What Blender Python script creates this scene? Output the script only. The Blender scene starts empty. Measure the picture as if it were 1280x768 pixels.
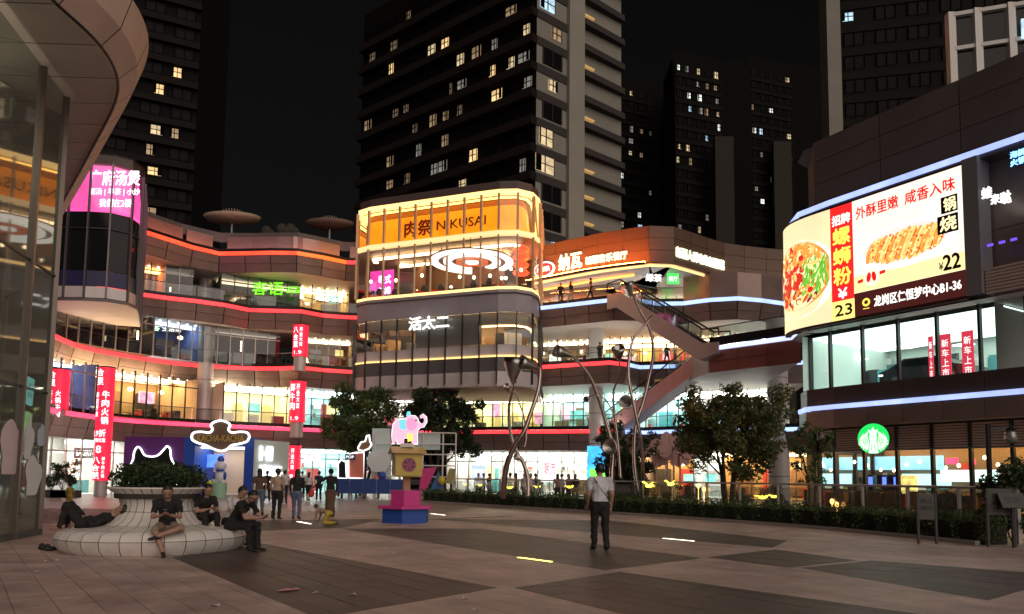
import bpy, math, random
import numpy as np
from mathutils import Vector, Matrix
random.seed(7)
sc = bpy.context.scene
col = sc.collection
pi = math.pi

# ---------------------------------------------------------------- camera
F = 924.0; TH = math.atan(.083); RO = .012; SHIFT = 136.3
CAM = Vector((0, 0, 1.5))
CR = Matrix.Rotation(pi/2+TH, 3, 'X') @ Matrix.Rotation(RO, 3, 'Z')
cd = bpy.data.cameras.new('camera'); cam = bpy.data.objects.new('camera', cd); col.objects.link(cam)
cd.sensor_width = 36; cd.lens = 36*F/1280; cd.shift_y = SHIFT/1280; cd.clip_end = 2000; cd.clip_start = .1
cam.matrix_world = Matrix.Translation(CAM) @ CR.to_4x4()
sc.camera = cam

# ---------------------------------------------------------------- sky and light (night)
W = bpy.data.worlds.new('World'); sc.world = W; W.use_nodes = True
nt = W.node_tree; bg = nt.nodes['Background']
sky = nt.nodes.new('ShaderNodeTexSky'); sky.sky_type = 'NISHITA'; sky.sun_disc = False
SUN_EL, SUN_AZ = math.radians(27), math.radians(155)     # glow of the city, high behind the camera
sky.sun_elevation = math.radians(4); sky.sun_rotation = SUN_AZ
hs = nt.nodes.new('ShaderNodeHueSaturation'); hs.inputs['Saturation'].default_value = .05
nt.links.new(sky.outputs[0], hs.inputs['Color']); nt.links.new(hs.outputs[0], bg.inputs[0])
bg.inputs[1].default_value = .0018
sd = bpy.data.lights.new('city_glow', 'SUN'); sun = bpy.data.objects.new('city_glow', sd); col.objects.link(sun)
sd.energy = 1.2; sd.angle = math.radians(70); sd.color = (1, .83, .715)
sdir = Vector((math.sin(SUN_AZ)*math.cos(SUN_EL), math.cos(SUN_AZ)*math.cos(SUN_EL), math.sin(SUN_EL)))
sun.rotation_euler = sdir.to_track_quat('Z', 'Y').to_euler()
vs = sc.view_settings; sc.display_settings.display_device = 'sRGB'
vs.view_transform = 'Standard'; vs.look = 'None'; vs.exposure = .4; vs.gamma = 1; vs.use_curve_mapping = False
cy = sc.cycles
cy.max_bounces = 6; cy.diffuse_bounces = 3; cy.glossy_bounces = 3; cy.transparent_max_bounces = 12
cy.caustics_reflective = False; cy.caustics_refractive = False; cy.sample_clamp_indirect = 4
cy.use_denoising = True
try: cy.denoiser = 'OPENIMAGEDENOISE'
except Exception: pass

# ---------------------------------------------------------------- pixel helpers (direction only; distance from plane)
def ray(px, py): return CR @ Vector(((px-640)/F, (384-py+SHIFT)/F, -1))
def atz(px, py, z=0.):
    d = ray(px, py); return CAM + d*((z-CAM.z)/d.z)
def aty(px, py, Y):
    d = ray(px, py); return CAM + d*(Y/d.y)
def pix(p):
    q = CR.transposed() @ (Vector(p)-CAM); return 640+F*q.x/-q.z, 384+SHIFT-F*q.y/-q.z

# ---------------------------------------------------------------- materials
MATS = {}
def M(name, c=(.5,.5,.5), rough=.6, metal=0., em=None, es=0., var=0., scale=3., bump=0., spec=.5, coat=0., world=False):
    if name in MATS: return MATS[name]
    m = bpy.data.materials.new(name); m.use_nodes = True; MATS[name] = m
    n = m.node_tree.nodes; l = m.node_tree.links; b = n['Principled BSDF']
    b.inputs['Base Color'].default_value = (*c, 1); b.inputs['Roughness'].default_value = rough
    b.inputs['Metallic'].default_value = metal; b.inputs['Specular IOR Level'].default_value = spec
    b.inputs['Coat Weight'].default_value = coat
    if em:
        b.inputs['Emission Color'].default_value = (*em, 1); b.inputs['Emission Strength'].default_value = es
    if var or bump:
        tc = n.new('ShaderNodeTexCoord'); no = n.new('ShaderNodeTexNoise')
        no.inputs['Scale'].default_value = scale; no.inputs['Detail'].default_value = 5; no.inputs['Roughness'].default_value = .65
        if world:
            ge = n.new('ShaderNodeNewGeometry'); l.new(ge.outputs['Position'], no.inputs['Vector'])
        else: l.new(tc.outputs['Object'], no.inputs['Vector'])
        if var:
            mr = n.new('ShaderNodeMapRange'); mr.inputs[1].default_value = .3; mr.inputs[2].default_value = .7
            mr.inputs[3].default_value = 1-var; mr.inputs[4].default_value = 1+var
            l.new(no.outputs[0], mr.inputs[0])
            mx = n.new('ShaderNodeMix'); mx.data_type = 'RGBA'; mx.blend_type = 'MULTIPLY'; mx.inputs[0].default_value = 1
            mx.inputs[6].default_value = (*(em if em else c), 1); l.new(mr.outputs[0], mx.inputs[7])
            l.new(mx.outputs[2], b.inputs['Emission Color' if em else 'Base Color'])
            if not em:
                r2 = n.new('ShaderNodeMapRange'); r2.inputs[3].default_value = max(.03, rough-.12); r2.inputs[4].default_value = min(1, rough+.15)
                l.new(no.outputs[0], r2.inputs[0]); l.new(r2.outputs[0], b.inputs['Roughness'])
        if bump:
            bp = n.new('ShaderNodeBump'); bp.inputs['Strength'].default_value = bump; bp.inputs['Distance'].default_value = .02
            l.new(no.outputs[0], bp.inputs['Height']); l.new(bp.outputs[0], b.inputs['Normal'])
    return m
def E(name, c=(1,1,1), s=1., var=0., scale=2.):   # something that gives off light
    return M(name, tuple(min(.8, x*.5) for x in c), .4, em=c, es=s, var=var, scale=scale)
def glass(name, tint=(.85,.9,.9), refl=.12, diff=None, trans=1.):
    if name in MATS: return MATS[name]
    m = bpy.data.materials.new(name); m.use_nodes = True; MATS[name] = m
    n = m.node_tree.nodes; l = m.node_tree.links; n.clear()
    out = n.new('ShaderNodeOutputMaterial'); tr = n.new('ShaderNodeBsdfTransparent'); gl = n.new('ShaderNodeBsdfGlossy')
    fr = n.new('ShaderNodeFresnel'); fr.inputs[0].default_value = 1.5
    ad = n.new('ShaderNodeMath'); ad.operation = 'ADD'; ad.inputs[1].default_value = refl-.04; ad.use_clamp = True
    mx = n.new('ShaderNodeMixShader')
    tr.inputs[0].default_value = (*tint, 1); gl.inputs['Roughness'].default_value = .03; gl.inputs[0].default_value = (.9,.9,.9,1)
    l.new(fr.outputs[0], ad.inputs[0]); l.new(ad.outputs[0], mx.inputs[0])
    first = tr.outputs[0]
    if diff:
        df = n.new('ShaderNodeBsdfDiffuse'); df.inputs[0].default_value = (*diff, 1)
        m2 = n.new('ShaderNodeMixShader'); m2.inputs[0].default_value = 1-trans
        l.new(tr.outputs[0], m2.inputs[1]); l.new(df.outputs[0], m2.inputs[2]); first = m2.outputs[0]
    l.new(first, mx.inputs[1]); l.new(gl.outputs[0], mx.inputs[2]); l.new(mx.outputs[0], out.inputs[0])
    return m

# ---------------------------------------------------------------- objects
LOC = {}
def tag(o, label=None, cat=None, group=None, kind=None):
    if label: o['label'] = label
    if cat: o['category'] = cat
    if group: o['group'] = group
    if kind: o['kind'] = kind
    return o
def thing(name, label, cat, loc, group=None, kind=None):
    o = bpy.data.objects.new(name, None); col.objects.link(o); o.location = loc; o.empty_display_size = .2
    LOC[o] = Vector(loc); return tag(o, label, cat, group, kind)
class MB:
    def __init__(s): s.v = []; s.f = []; s.m = []
    def add(s, v, f, m=0):
        k = len(s.v); s.v += [tuple(p) for p in v]; s.f += [tuple(i+k for i in q) for q in f]; s.m += [m]*len(f); return s
    def quad(s, a, b, c, d, m=0): return s.add([a,b,c,d], [(0,1,2,3)], m)
    def box(s, c, size, rz=0., m=0, R=None):
        x, y, z = (q/2 for q in size); c = Vector(c); R = R or Matrix.Rotation(rz, 3, 'Z')
        v = [c+R@Vector((i*x, j*y, k*z)) for i in (-1,1) for j in (-1,1) for k in (-1,1)]
        return s.add(v, [(0,1,3,2),(4,6,7,5),(0,4,5,1),(2,3,7,6),(0,2,6,4),(1,5,7,3)], m)
    def beam(s, a, b, w, h, m=0, up=(0,0,1)):        # rectangular bar from a to b
        a = Vector(a); b = Vector(b); d = (b-a).normalized(); r = d.cross(Vector(up))
        r = r.normalized() if r.length > 1e-4 else Vector((1,0,0)); u = r.cross(d)
        v = [p+r*i*w/2+u*j*h/2 for p in (a,b) for i,j in ((-1,-1),(1,-1),(1,1),(-1,1))]
        return s.add(v, [(0,3,2,1),(4,5,6,7),(0,1,5,4),(1,2,6,5),(2,3,7,6),(3,0,4,7)], m)
    def tube(s, pts, r, n=8, m=0, cap=True):
        pts = [Vector(p) for p in pts]; N = len(pts); rr = r if hasattr(r, '__len__') else [r]*N
        ref = None; k = len(s.v); t_ = []
        for i, p in enumerate(pts):
            d = (pts[min(i+1,N-1)]-pts[max(i-1,0)]).normalized()
            if ref is None:
                ref = d.cross(Vector((0,0,1)));
                if ref.length < .05: ref = d.cross(Vector((0,1,0)))
            ref = (ref-d*ref.dot(d)).normalized(); w = d.cross(ref)
            for j in range(n):
                a = 2*pi*j/n; t_.append(p+(ref*math.cos(a)+w*math.sin(a))*rr[i])
        f = [(i*n+j, i*n+(j+1)%n, (i+1)*n+(j+1)%n, (i+1)*n+j) for i in range(N-1) for j in range(n)]
        if cap: f += [tuple(range(n))[::-1], tuple((N-1)*n+j for j in range(n))]
        return s.add(t_, f, m)
    def lathe(s, prof, c, n=24, m=0, a0=0., a1=2*pi, sx=1., sy=1.):
        c = Vector(c); full = abs(a1-a0-2*pi) < 1e-6; na = n if full else n+1
        v = [c+Vector((r*math.cos(a0+(a1-a0)*j/n)*sx, r*math.sin(a0+(a1-a0)*j/n)*sy, z)) for r, z in prof for j in range(na)]
        f = []
        for i in range(len(prof)-1):
            for j in range(n):
                j2 = (j+1) % na if full else j+1
                f.append((i*na+j, i*na+j2, (i+1)*na+j2, (i+1)*na+j))
        return s.add(v, f, m)
    def ell(s, c, r, n=10, k=6, m=0, R=None):
        c = Vector(c); R = R or Matrix.Identity(3); v = [c+R@Vector((0,0,-r[2]))]
        for i in range(1, k):
            t = -pi/2+pi*i/k
            for j in range(n):
                a = 2*pi*j/n; v.append(c+R@Vector((r[0]*math.cos(t)*math.cos(a), r[1]*math.cos(t)*math.sin(a), r[2]*math.sin(t))))
        v.append(c+R@Vector((0,0,r[2]))); L = len(v)-1
        f = [(0, 1+(j+1)%n, 1+j) for j in range(n)]
        f += [(1+i*n+j, 1+i*n+(j+1)%n, 1+(i+1)*n+(j+1)%n, 1+(i+1)*n+j) for i in range(k-2) for j in range(n)]
        f += [(L, 1+(k-2)*n+j, 1+(k-2)*n+(j+1)%n) for j in range(n)]
        return s.add(v, f, m)
    def prism(s, poly, fmap, t0, t1, m=0):         # 2D outline, fmap(x, y, depth) -> point
        n = len(poly); v = [fmap(x, y, t0) for x, y in poly]+[fmap(x, y, t1) for x, y in poly]
        return s.add(v, [tuple(range(n))[::-1], tuple(range(n, 2*n))]+[(i, (i+1)%n, n+(i+1)%n, n+i) for i in range(n)], m)
    def build(s, name, mat, parent=None, smooth=False, label=None, cat=None, group=None, kind=None):
        V = np.array(s.v, dtype=float); c = (V.min(0)+V.max(0))/2
        if parent is None and cat: c[2] = V[:,2].min()
        me = bpy.data.meshes.new(name); me.from_pydata((V-c).tolist(), [], s.f)
        for q in (mat if isinstance(mat, (list, tuple)) else [mat]): me.materials.append(q)
        if any(s.m): me.polygons.foreach_set('material_index', s.m)
        if smooth: me.polygons.foreach_set('use_smooth', [True]*len(s.f))
        me.update()
        o = bpy.data.objects.new(name, me); col.objects.link(o); w = Vector(c); LOC[o] = w
        if parent is not None: o.parent = parent; o.location = w-LOC[parent]
        else: o.location = w
        return tag(o, label, cat, group, kind)
def dup(o, loc, rz=0., parent=None, label=None, group=None, scale=None):
    c = o.copy(); col.objects.link(c)
    if parent is not None: c.parent = parent
    else:
        c.location = loc; c.rotation_euler = (0, 0, rz)
        if scale: c.scale = (scale,)*3
        if label: c['label'] = label
        if group: c['group'] = group
    for ch in list(o.children): dup(ch, None, parent=c)
    return c

# ---------------------------------------------------------------- 2D path helpers
def smooth_path(pts, sub=6):
    P = [Vector((p[0], p[1])) for p in pts]; out = []
    for i in range(len(P)-1):
        a, b, c, d = P[max(i-1,0)], P[i], P[i+1], P[min(i+2,len(P)-1)]
        for k in range(sub):
            t = k/sub; out.append(.5*((2*b)+(c-a)*t+(2*a-5*b+4*c-d)*t*t+(3*b-a-3*c+d)*t**3))
    return out+[P[-1]]
def resample(pts, step):
    P = [Vector((p[0], p[1])) for p in pts]; L = [0]
    for a, b in zip(P, P[1:]): L.append(L[-1]+(b-a).length)
    n = max(1, round(L[-1]/step)); out = []; j = 0
    for i in range(n+1):
        s = L[-1]*i/n
        while j < len(P)-2 and L[j+1] < s: j += 1
        t = (s-L[j])/max(1e-9, L[j+1]-L[j]); out.append(P[j].lerp(P[j+1], min(1, t)))
    return out
def offset(P, d):                                   # + = to the left of travel (into the building)
    out = []
    for i, p in enumerate(P):
        t = (P[min(i+1,len(P)-1)]-P[max(i-1,0)]).normalized(); out.append(p+Vector((-t.y, t.x))*d)
    return out
def relax(P, it=60):
    P = list(P)
    for _ in range(it): P = [P[0]]+[(P[i-1]+P[i]*2+P[i+1])/4 for i in range(1, len(P)-1)]+[P[-1]]
    return P
def path_map(P, z):                                 # distance along a path, height above z
    L = [0.]
    for a, b in zip(P, P[1:]): L.append(L[-1]+(b-a).length)
    def f(x, y, d=0.):
        x = max(0., min(L[-1]-1e-4, x)); j = min(len(L)-2, max(0, int(np.searchsorted(L, x))-1)); t = (x-L[j])/(L[j+1]-L[j]); p = P[j].lerp(P[j+1], t)
        ta = (P[j+1]-P[max(j-1,0)]).normalized(); tb = (P[min(j+2,len(P)-1)]-P[j]).normalized(); tt = ta.lerp(tb, t).normalized()
        return v3(p+Vector((tt.y,-tt.x))*d, z+y)
    return f, L
def v3(p, z): return Vector((p[0], p[1], z))
def strip(mb, P, z0, Q, z1, m=0):                   # ruled sheet between two paths
    k = len(P); return mb.add([v3(p, z0) for p in P]+[v3(q, z1) for q in Q], [(i, i+1, k+i+1, k+i) for i in range(k-1)], m)
def band(P, z0, z1, th, d=0.):                      # closed solid band along a path, thickness th inward
    A = offset(P, d); B = offset(P, d+th); mb = MB()
    strip(mb, A, z0, A, z1); strip(mb, B, z1, B, z0); strip(mb, A, z1, B, z1); strip(mb, B, z0, A, z0)
    for i in (0, -1): mb.quad(v3(A[i],z0), v3(B[i],z0), v3(B[i],z1), v3(A[i],z1))
    return mb
def idx_px(P, px, z):
    return min(range(len(P)), key=lambda i: abs(pix(v3(P[i], z))[0]-px))

# ---------------------------------------------------------------- lettering
TXT = {}
def text2d(s, ext=0., bold=0):
    key = (s, ext)
    if key not in TXT:
        c = bpy.data.curves.new('lettering', 'FONT'); c.body = s; c.size = 1; c.resolution_u = 2; c.extrude = ext
        o = bpy.data.objects.new('lettering', c); col.objects.link(o); bpy.context.view_layer.update()
        me = bpy.data.meshes.new_from_object(o.evaluated_get(bpy.context.evaluated_depsgraph_get()))
        v = np.array([x.co[:] for x in me.vertices]); f = [tuple(p.vertices) for p in me.polygons]
        bpy.data.objects.remove(o); bpy.data.curves.remove(c); bpy.data.meshes.remove(me)
        lo, hi = v.min(0), v.max(0)
        v[:,0] = (v[:,0]-lo[0])/(hi[0]-lo[0]); v[:,1] = (v[:,1]-lo[1])/(hi[1]-lo[1]); v[:,2] -= lo[2]
        TXT[key] = (v, f, (hi[0]-lo[0])/(hi[1]-lo[1]))
    return TXT[key]
def write(mb, s, fmap, x0, x1, y0, y1, d=.01, depth=0., bold=.0, m=0):
    v, f, asp = text2d(s, .5 if depth else 0.)
    w, h = x1-x0, y1-y0
    offs = [(0,0)] if not bold else [(-bold,0),(bold,0),(0,-bold),(0,bold)]
    for k, (a, b) in enumerate(offs):
        mb.add([fmap(x0+p[0]*w+a*h, y0+p[1]*h+b*h, d+.002*k+p[2]*depth) for p in v], f, m)
    return mb
def plane_map(o, right, up=(0,0,1)):                # o + right*x + up*y, depth towards the viewer side
    o = Vector(o); r = Vector(right).normalized(); u = Vector(up); n = r.cross(u).normalized()
    if n.dot(CAM-o) < 0: n = -n
    return lambda x, y, d=0.: o+r*x+u*y+n*d
def lens(a, b, n=16, x0=0., y0=0., rot=0.):
    c, s = math.cos(rot), math.sin(rot)
    return [(x0+a*math.cos(2*pi*i/n)*c-b*math.sin(2*pi*i/n)*s, y0+a*math.cos(2*pi*i/n)*s+b*math.sin(2*pi*i/n)*c) for i in range(n)]

# shared materials
bronze = M('bronze_panel', (.27,.195,.175), .30, .5, var=.12, scale=.7)
dark_metal = M('dark_metal', (.02,.02,.022), .4, .5)
grey_metal = M('grey_metal', (.22,.22,.23), .42, .6, var=.1, scale=1.)
white_paint = M('white_paint', (.72,.70,.68), .55, var=.06, scale=1.)
soffit_m = M('soffit_panel', (.62,.60,.58), .5, var=.06, scale=.8)
dark_floor = M('dark_floor', (.08,.075,.07), .5)
concrete = M('concrete', (.30,.28,.25), .8, var=.12, scale=.3)
steel = M('stainless', (.42,.40,.38), .32, 1., var=.1, scale=2.)
clear_glass = glass('clear_glass', (.86,.92,.91), .07)
rail_glass = glass('rail_glass', (.62,.68,.66), .10)
dark_glass = M('dark_glass', (.010,.011,.012), .05, 0, spec=.22)
red_led = E('red_led', (1.,.038,.045), 1.75, .28, .45)
orange_led = E('orange_led', (1.,.12,.02), 1.7)
blue_led = E('blue_led', (.40,.55,1.), 1.2, .25, .5)
white_led = E('white_led', (1.,.95,.88), 3.0)
white_sign = E('white_sign', (1.,1.,.97), 1.1)
# ================================================================= the mall wings
STY = {  # back wall, ceiling light colour, strength, fittings
 'white': ((.80,.79,.76), (1.,.96,.88), 11., 'shelf'),
 'cyan':  ((.55,.74,.74), (.78,1.,.96), 10., 'shelf'),
 'warm':  ((.60,.42,.22), (1.,.70,.36), 9., 'table'),
 'cream': ((.80,.74,.48), (1.,.93,.66), 10., 'arch'),
 'mix':   ((.34,.24,.15), (1.,.74,.42), 5., 'table'),
 'dark':  ((.05,.045,.05), (1.,.85,.7), .35, 'pend'),
 'orange':((.70,.26,.07), (1.,.42,.10), 7., 'slat'),
 'green': ((.06,.14,.07), (1.,.8,.5), 1.2, 'pend'),
 'blue':  ((.16,.22,.42), (.55,.7,1.), 4., 'table'),
}
pendant_m = E('pendant_glow', (1.,.72,.4), 6)
arch_m = M('arch_recess', (.50,.36,.16), .6)
fit_m = [M('fit_wood', (.28,.16,.08), .5), M('fit_white', (.7,.69,.66), .5), M('fit_dark', (.04,.04,.045), .5), M('fit_red', (.5,.05,.05), .5), M('fit_teal', (.08,.3,.33), .5)]
POST = [E('poster%d'%k, c, s, .65, 2.2) for k, (c, s) in enumerate([((1.,.95,.9),1.5),((.9,.1,.15),.9),((.2,.5,1.),.9),((1.,.6,.2),1.1),((.3,.85,.75),.9),((1.,.45,.6),1.),((.95,.85,.4),1.1),((.25,.2,.2),.5)])]
def room(par, Q, z0, z1, style, depth=6., clip=False):
    back, lc, ls, fit = STY[style]
    bm = M('room_'+style, back, .7, var=.08, scale=.8); lm = E('ceiling_light_'+style, lc, ls)
    B = offset(Q, depth); mb = MB(); strip(mb, B, z0, B, z1)
    for i in (0, -1): mb.quad(v3(Q[i],z0), v3(B[i],z0), v3(B[i],z1), v3(Q[i],z1))
    strip(mb, Q, z0+.02, B, z0+.02)
    mb.build('room_wall', bm, par)
    L = band(Q, z1-.14, z1-.05, 1.0 if style != 'dark' else .2, depth*.30); L.build('ceiling_light', lm, par)
    if style in ('white', 'cyan', 'cream', 'warm'):
        band(Q, z1-.14, z1-.05, .8, depth*.7).build('ceiling_light', lm, par)
    n = len(Q); W_ = [(Q[i+1]-Q[i]) for i in range(n-1)]; fb = MB(); lb = MB(); rnd = random.Random(int(Q[0].x*100)+int(z0*10))
    for i in range(n-1):
        t = W_[i].normalized(); nn = Vector((-t.y, t.x)); ang = math.atan2(t.y, t.x); wl = W_[i].length
        c = (Q[i]+Q[i+1])/2
        if fit == 'shelf':
            if rnd.random() < .75:
                h = rnd.choice([.9,1.2,2.0,2.3]); p = c+nn*rnd.uniform(1.8, depth-.8); fb.box(v3(p, z0+h/2+.03), (wl*rnd.uniform(.35,.75), .45, h), ang, rnd.choice([1,1,0,2,4,3]))
            p = c+nn*(depth-.25)
            for k in range(3): fb.box(v3(p, z0+.7+k*.75), (wl*.82, .3, .05), ang, rnd.choice([1,0]))
            for k in range(5):
                q = p+t*rnd.uniform(-.4,.4)*wl; fb.box(v3(q, z0+.9+rnd.randrange(3)*.75), (rnd.uniform(.1,.35), .2, rnd.uniform(.2,.45)), ang, rnd.randrange(5))
        elif fit == 'table':
            for k in range(2):
                p = c+nn*rnd.uniform(.8, depth-1)+t*rnd.uniform(-.3,.3)*wl
                fb.box(v3(p, z0+.72), (.8,.7,.06), ang, 0); fb.box(v3(p, z0+.36), (.1,.1,.68), ang, 2)
                fb.box(v3(p+t*.7, z0+.45), (.45,.45,.86), ang, rnd.choice([2,3,0]))
            fb.box(v3(c+nn*(depth-.3), z0+1.3), (wl*.7, .3, 2.2), ang, rnd.choice([0,2,0,3]))
            lb.ell(v3(c+nn*rnd.uniform(1,3.5), z1-.9), (.22,.22,.16), 8, 5)
        elif fit == 'pend':
            fb.box(v3(c+nn*1.5, z0+.5), (wl*.5,.6,.9), ang, 2)
            if rnd.random() < .45: lb.box(v3(c+nn*rnd.uniform(.8,2.5)+t*rnd.uniform(-.4,.4), z1-rnd.uniform(.7,1.8)), (.09,.09,rnd.uniform(.15,.9)), ang)
        elif fit == 'slat':
            for k in range(4): fb.box(v3(Q[i]+t*wl*(k+.5)/4+nn*(depth*.6), (z0+z1)/2), (.12,.5,z1-z0-.3), ang, 0)
        elif fit == 'arch':
            p = c+nn*(depth-.06)
            pts = [(-.45,.2),(.45,.2)]+[(.45*math.cos(a), 1.9+.45*math.sin(a)) for a in [pi*q/8 for q in range(9)]]
            fb.prism(pts, lambda x, y, d: v3(p+t*x-nn*d, z0+y), 0, .05, 5)
            if rnd.random() < .6: fb.box(v3(c+nn*rnd.uniform(1.5,4), z0+.55), (.9,.6,1.05), ang, rnd.choice([0,1,2]))
    if style in ('white','cyan','cream','warm','mix','orange','blue'):
        for i in range(n-1):
            if rnd.random() < .62:
                t = W_[i].normalized(); nn = Vector((-t.y, t.x)); p = (Q[i]+Q[i+1])/2+nn*(depth-.5 if rnd.random() < .6 else rnd.uniform(.6,2.5)); w = rnd.uniform(.5,1.3); h = rnd.uniform(.5,1.3)
                MB().box(v3(p, z0+rnd.uniform(1.2,2.4)), (w,.06,h), math.atan2(t.y,t.x)).build('poster', POST[rnd.randrange(len(POST))], par)
        db = MB()
        for i in range(n-1):
            for k in range(3):
                t = W_[i].normalized(); nn = Vector((-t.y, t.x)); db.box(v3(Q[i]+W_[i]*((k+.5)/3)+nn*1.0, z1-.03), (.12,.12,.04), 0)
        db.build('downlight', E('downlight', (1.,.92,.8), 8.), par)
    if fb.v: fb.build('shop_fittings', fit_m+[arch_m], par, kind='stuff')
    if lb.v: lb.build('pendant_lamp', pendant_m, par, True)

soffit_fill = {}  # glow material of the added soffit fill, per wing
def level(par, z,  pxs, ztop, led, rooms, setback, fascia=1.35, step=2.1, rail=True, led_split=(), solid=(), rows=2, back=11., fmat=None, up=1.):
    """one storey edge: light strip, fascia, slab, balustrade, shop front and the rooms behind it"""
    P = resample(smooth_path([atz(x, y, z) for x, y in pxs]), step); n = len(P); C = relax(P); IN_ = offset(C, back)
    fmat = fmat or bronze
    # fascia panels, leaning in towards the bottom
    hs_ = [(z-.16-fascia*k/rows, z-.16-fascia*(k+1)/rows+.03) for k in range(rows)]
    for k, (a, b) in enumerate(hs_):
        A = offset(P, .03+.16*k); B = offset(P, .03+.16*(k+1)); Ai = offset(P, .13+.16*k); Bi = offset(P, .13+.16*(k+1))
        for i in range(n-1):
            e = .018; f = lambda X, j, t: X[j].lerp(X[j+1], t)
            v = [v3(f(X, i, t), zz) for X, zz in ((A,a),(B,b),(Ai,a),(Bi,b)) for t in (e, 1-e)]
            MB().add(v, [(0,2,3,1),(4,5,7,6),(0,1,5,4),(2,6,7,3),(0,4,6,2),(1,3,7,5)]).build('fascia_panel', fmat, par)
    mb = MB(); In = offset(P, .2); strip(mb, In, z-.1, offset(P, .45), z-.16-fascia); mb.build('fascia_core', dark_metal, par)
    # light strips
    cuts = [0]+[idx_px(P, q, z) for q, _ in led_split]+[n-1]; cols = [led]+[c for _, c in led_split]
    for a, b, c in zip(cuts, cuts[1:], cols):
        if b > a and c: band(P[a:b+1], z-.15, z+.13, .14, -.05).build('light_strip', c, par)
    # slab, soffit
    S = MB(); strip(S, offset(P, .1), z+.14, IN_, z+.14); S.build('floor_slab', dark_floor, par)
    S = MB(); strip(S, offset(P, .36), z-.16-fascia, IN_, z-.16-fascia); S.build('soffit', soffit_m, par)
    # balustrade
    R = offset(P, .25)
    if rail:
        band(P, z+.15, z+.42, .12, .12).build('kerb', dark_metal, par)
        for i in range(n-1):
            a, b = R[i], R[i+1]; t = (b-a).normalized()*.03
            MB().quad(v3(a+t, z+.42), v3(b-t, z+.42), v3(b-t, z+1.25), v3(a+t, z+1.25)).build('balustrade_pane', rail_glass, par)
        mb = MB().tube([v3(p, z+1.27) for p in R], .035, 6); mb.build('handrail', grey_metal, par)
    for (p0, p1, h) in solid:
        a, b = idx_px(P, p0, z), idx_px(P, p1, z)
        for i in range(a, b): band(P[i:i+2], z+.16, z+h, .12, .04+.002*(i%2)).build('parapet_panel', fmat, par)
    # shop fronts
    if rooms:
        shopfront(par, C, z+.14, ztop, rooms, setback)
    band(P, z+.17, z+.29, .16, .42).build('added_soffit_fill', soffit_fill[par] if up == 1 else M(soffit_fill[par].name+'_dim'), par)  # unseen glowing strip behind the kerb, added to brighten the soffit above
    return P
frame_m = M('window_frame', (.05,.05,.055), .4, .5)
pale_frame = M('pale_frame', (.42,.40,.38), .4, .5)
def shopfront(par, P, z0, z1, rooms, setback, frame=None):
    Q = offset(P, setback)
    for p0, p1, sty in rooms:
        a, b = idx_px(Q, p0, z0+1.5), idx_px(Q, p1, z0+1.5)
        if b <= a: continue
        q = Q[a:b+1]; fr = frame or (frame_m if sty in ('cream','warm','cyan','orange','green') else pale_frame)
        room(par, offset(q, .12), z0, z1, sty)
        zt = z0+(z1-z0)*.78
        for i in range(len(q)-1):
            A, B = q[i], q[i+1]; t = (B-A).normalized(); wl = (B-A).length; k = 2 if wl > 1.5 else 1
            for j in range(k):
                a_, b_ = A.lerp(B, j/k)+t*.04, A.lerp(B, (j+1)/k)-t*.04
                MB().quad(v3(a_, z0+.06), v3(b_, z0+.06), v3(b_, zt-.04), v3(a_, zt-.04)).build('pane', clear_glass, par)
                MB().box(v3(A.lerp(B, j/k), (z0+z1)/2), (.07,.12,z1-z0), math.atan2(t.y, t.x)).build('mullion', fr, par)
            MB().quad(v3(A, zt+.04), v3(B, zt+.04), v3(B, z1), v3(A, z1)).build('pane', clear_glass, par)
        mb = MB()
        for i in range(len(q)-1): mb.beam(v3(q[i], zt), v3(q[i+1], zt), .09, .08)
        mb.build('transom', fr, par)
Z2, Z3, Z4, ZR = 5.2, 10.2, 14.9, 19.3
# ---- left wing
lw = thing('shopping_mall_wing', 'curved mall wing with bronze fascias and red light strips beside the round pink-sign corner', 'building', tuple(atz(250, 606, 0)))
soffit_fill[lw] = E('soffit_pink', (1.,.45,.52), 11.); E('soffit_pink_dim', (1.,.5,.4), 1.6)
LP2 = level(lw, Z2, [(30,502),(65,513),(150,525),(245,531),(330,535),(430,539),(530,541)], Z3-1.55, E('pink_led', (1.,.05,.11), 2.0, .28, .45),
      [(50,120,'blue'),(135,243,'warm'),(266,362,'cream'),(385,440,'cyan'),(442,525,'white')], 3.0)
LP3 = level(lw, Z3, [(30,400),(70,421),(110,436),(190,450),(247,457),(333,461),(366,459),(395,462),(441,465),(530,467)], Z4-1.55, red_led,
      [(60,180,'dark'),(182,242,'blue'),(244,365,'dark'),(367,440,'mix')], 3.0, up=.2)
LP4 = level(lw, Z4, [(100,350),(175,368),(267,379),(315,388),(350,388.5),(385,390),(410,395.5),(445,397),(530,399)], ZR-1.55, red_led,
      [(150,212,'orange'),(213,250,'dark'),(262,290,'mix'),(291,385,'green'),(387,450,'warm')], 3.0, up=.2)
LPR = level(lw, ZR, [(100,268),(178,289),(267,316),(320,316),(380,317),(425,327),(445,328),(530,330)], None, E('roof_led', (1.,.06,.025), 1.75, .28, .45), None, 3.0, rail=False, led_split=[(380,orange_led),(428,red_led)])
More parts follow.
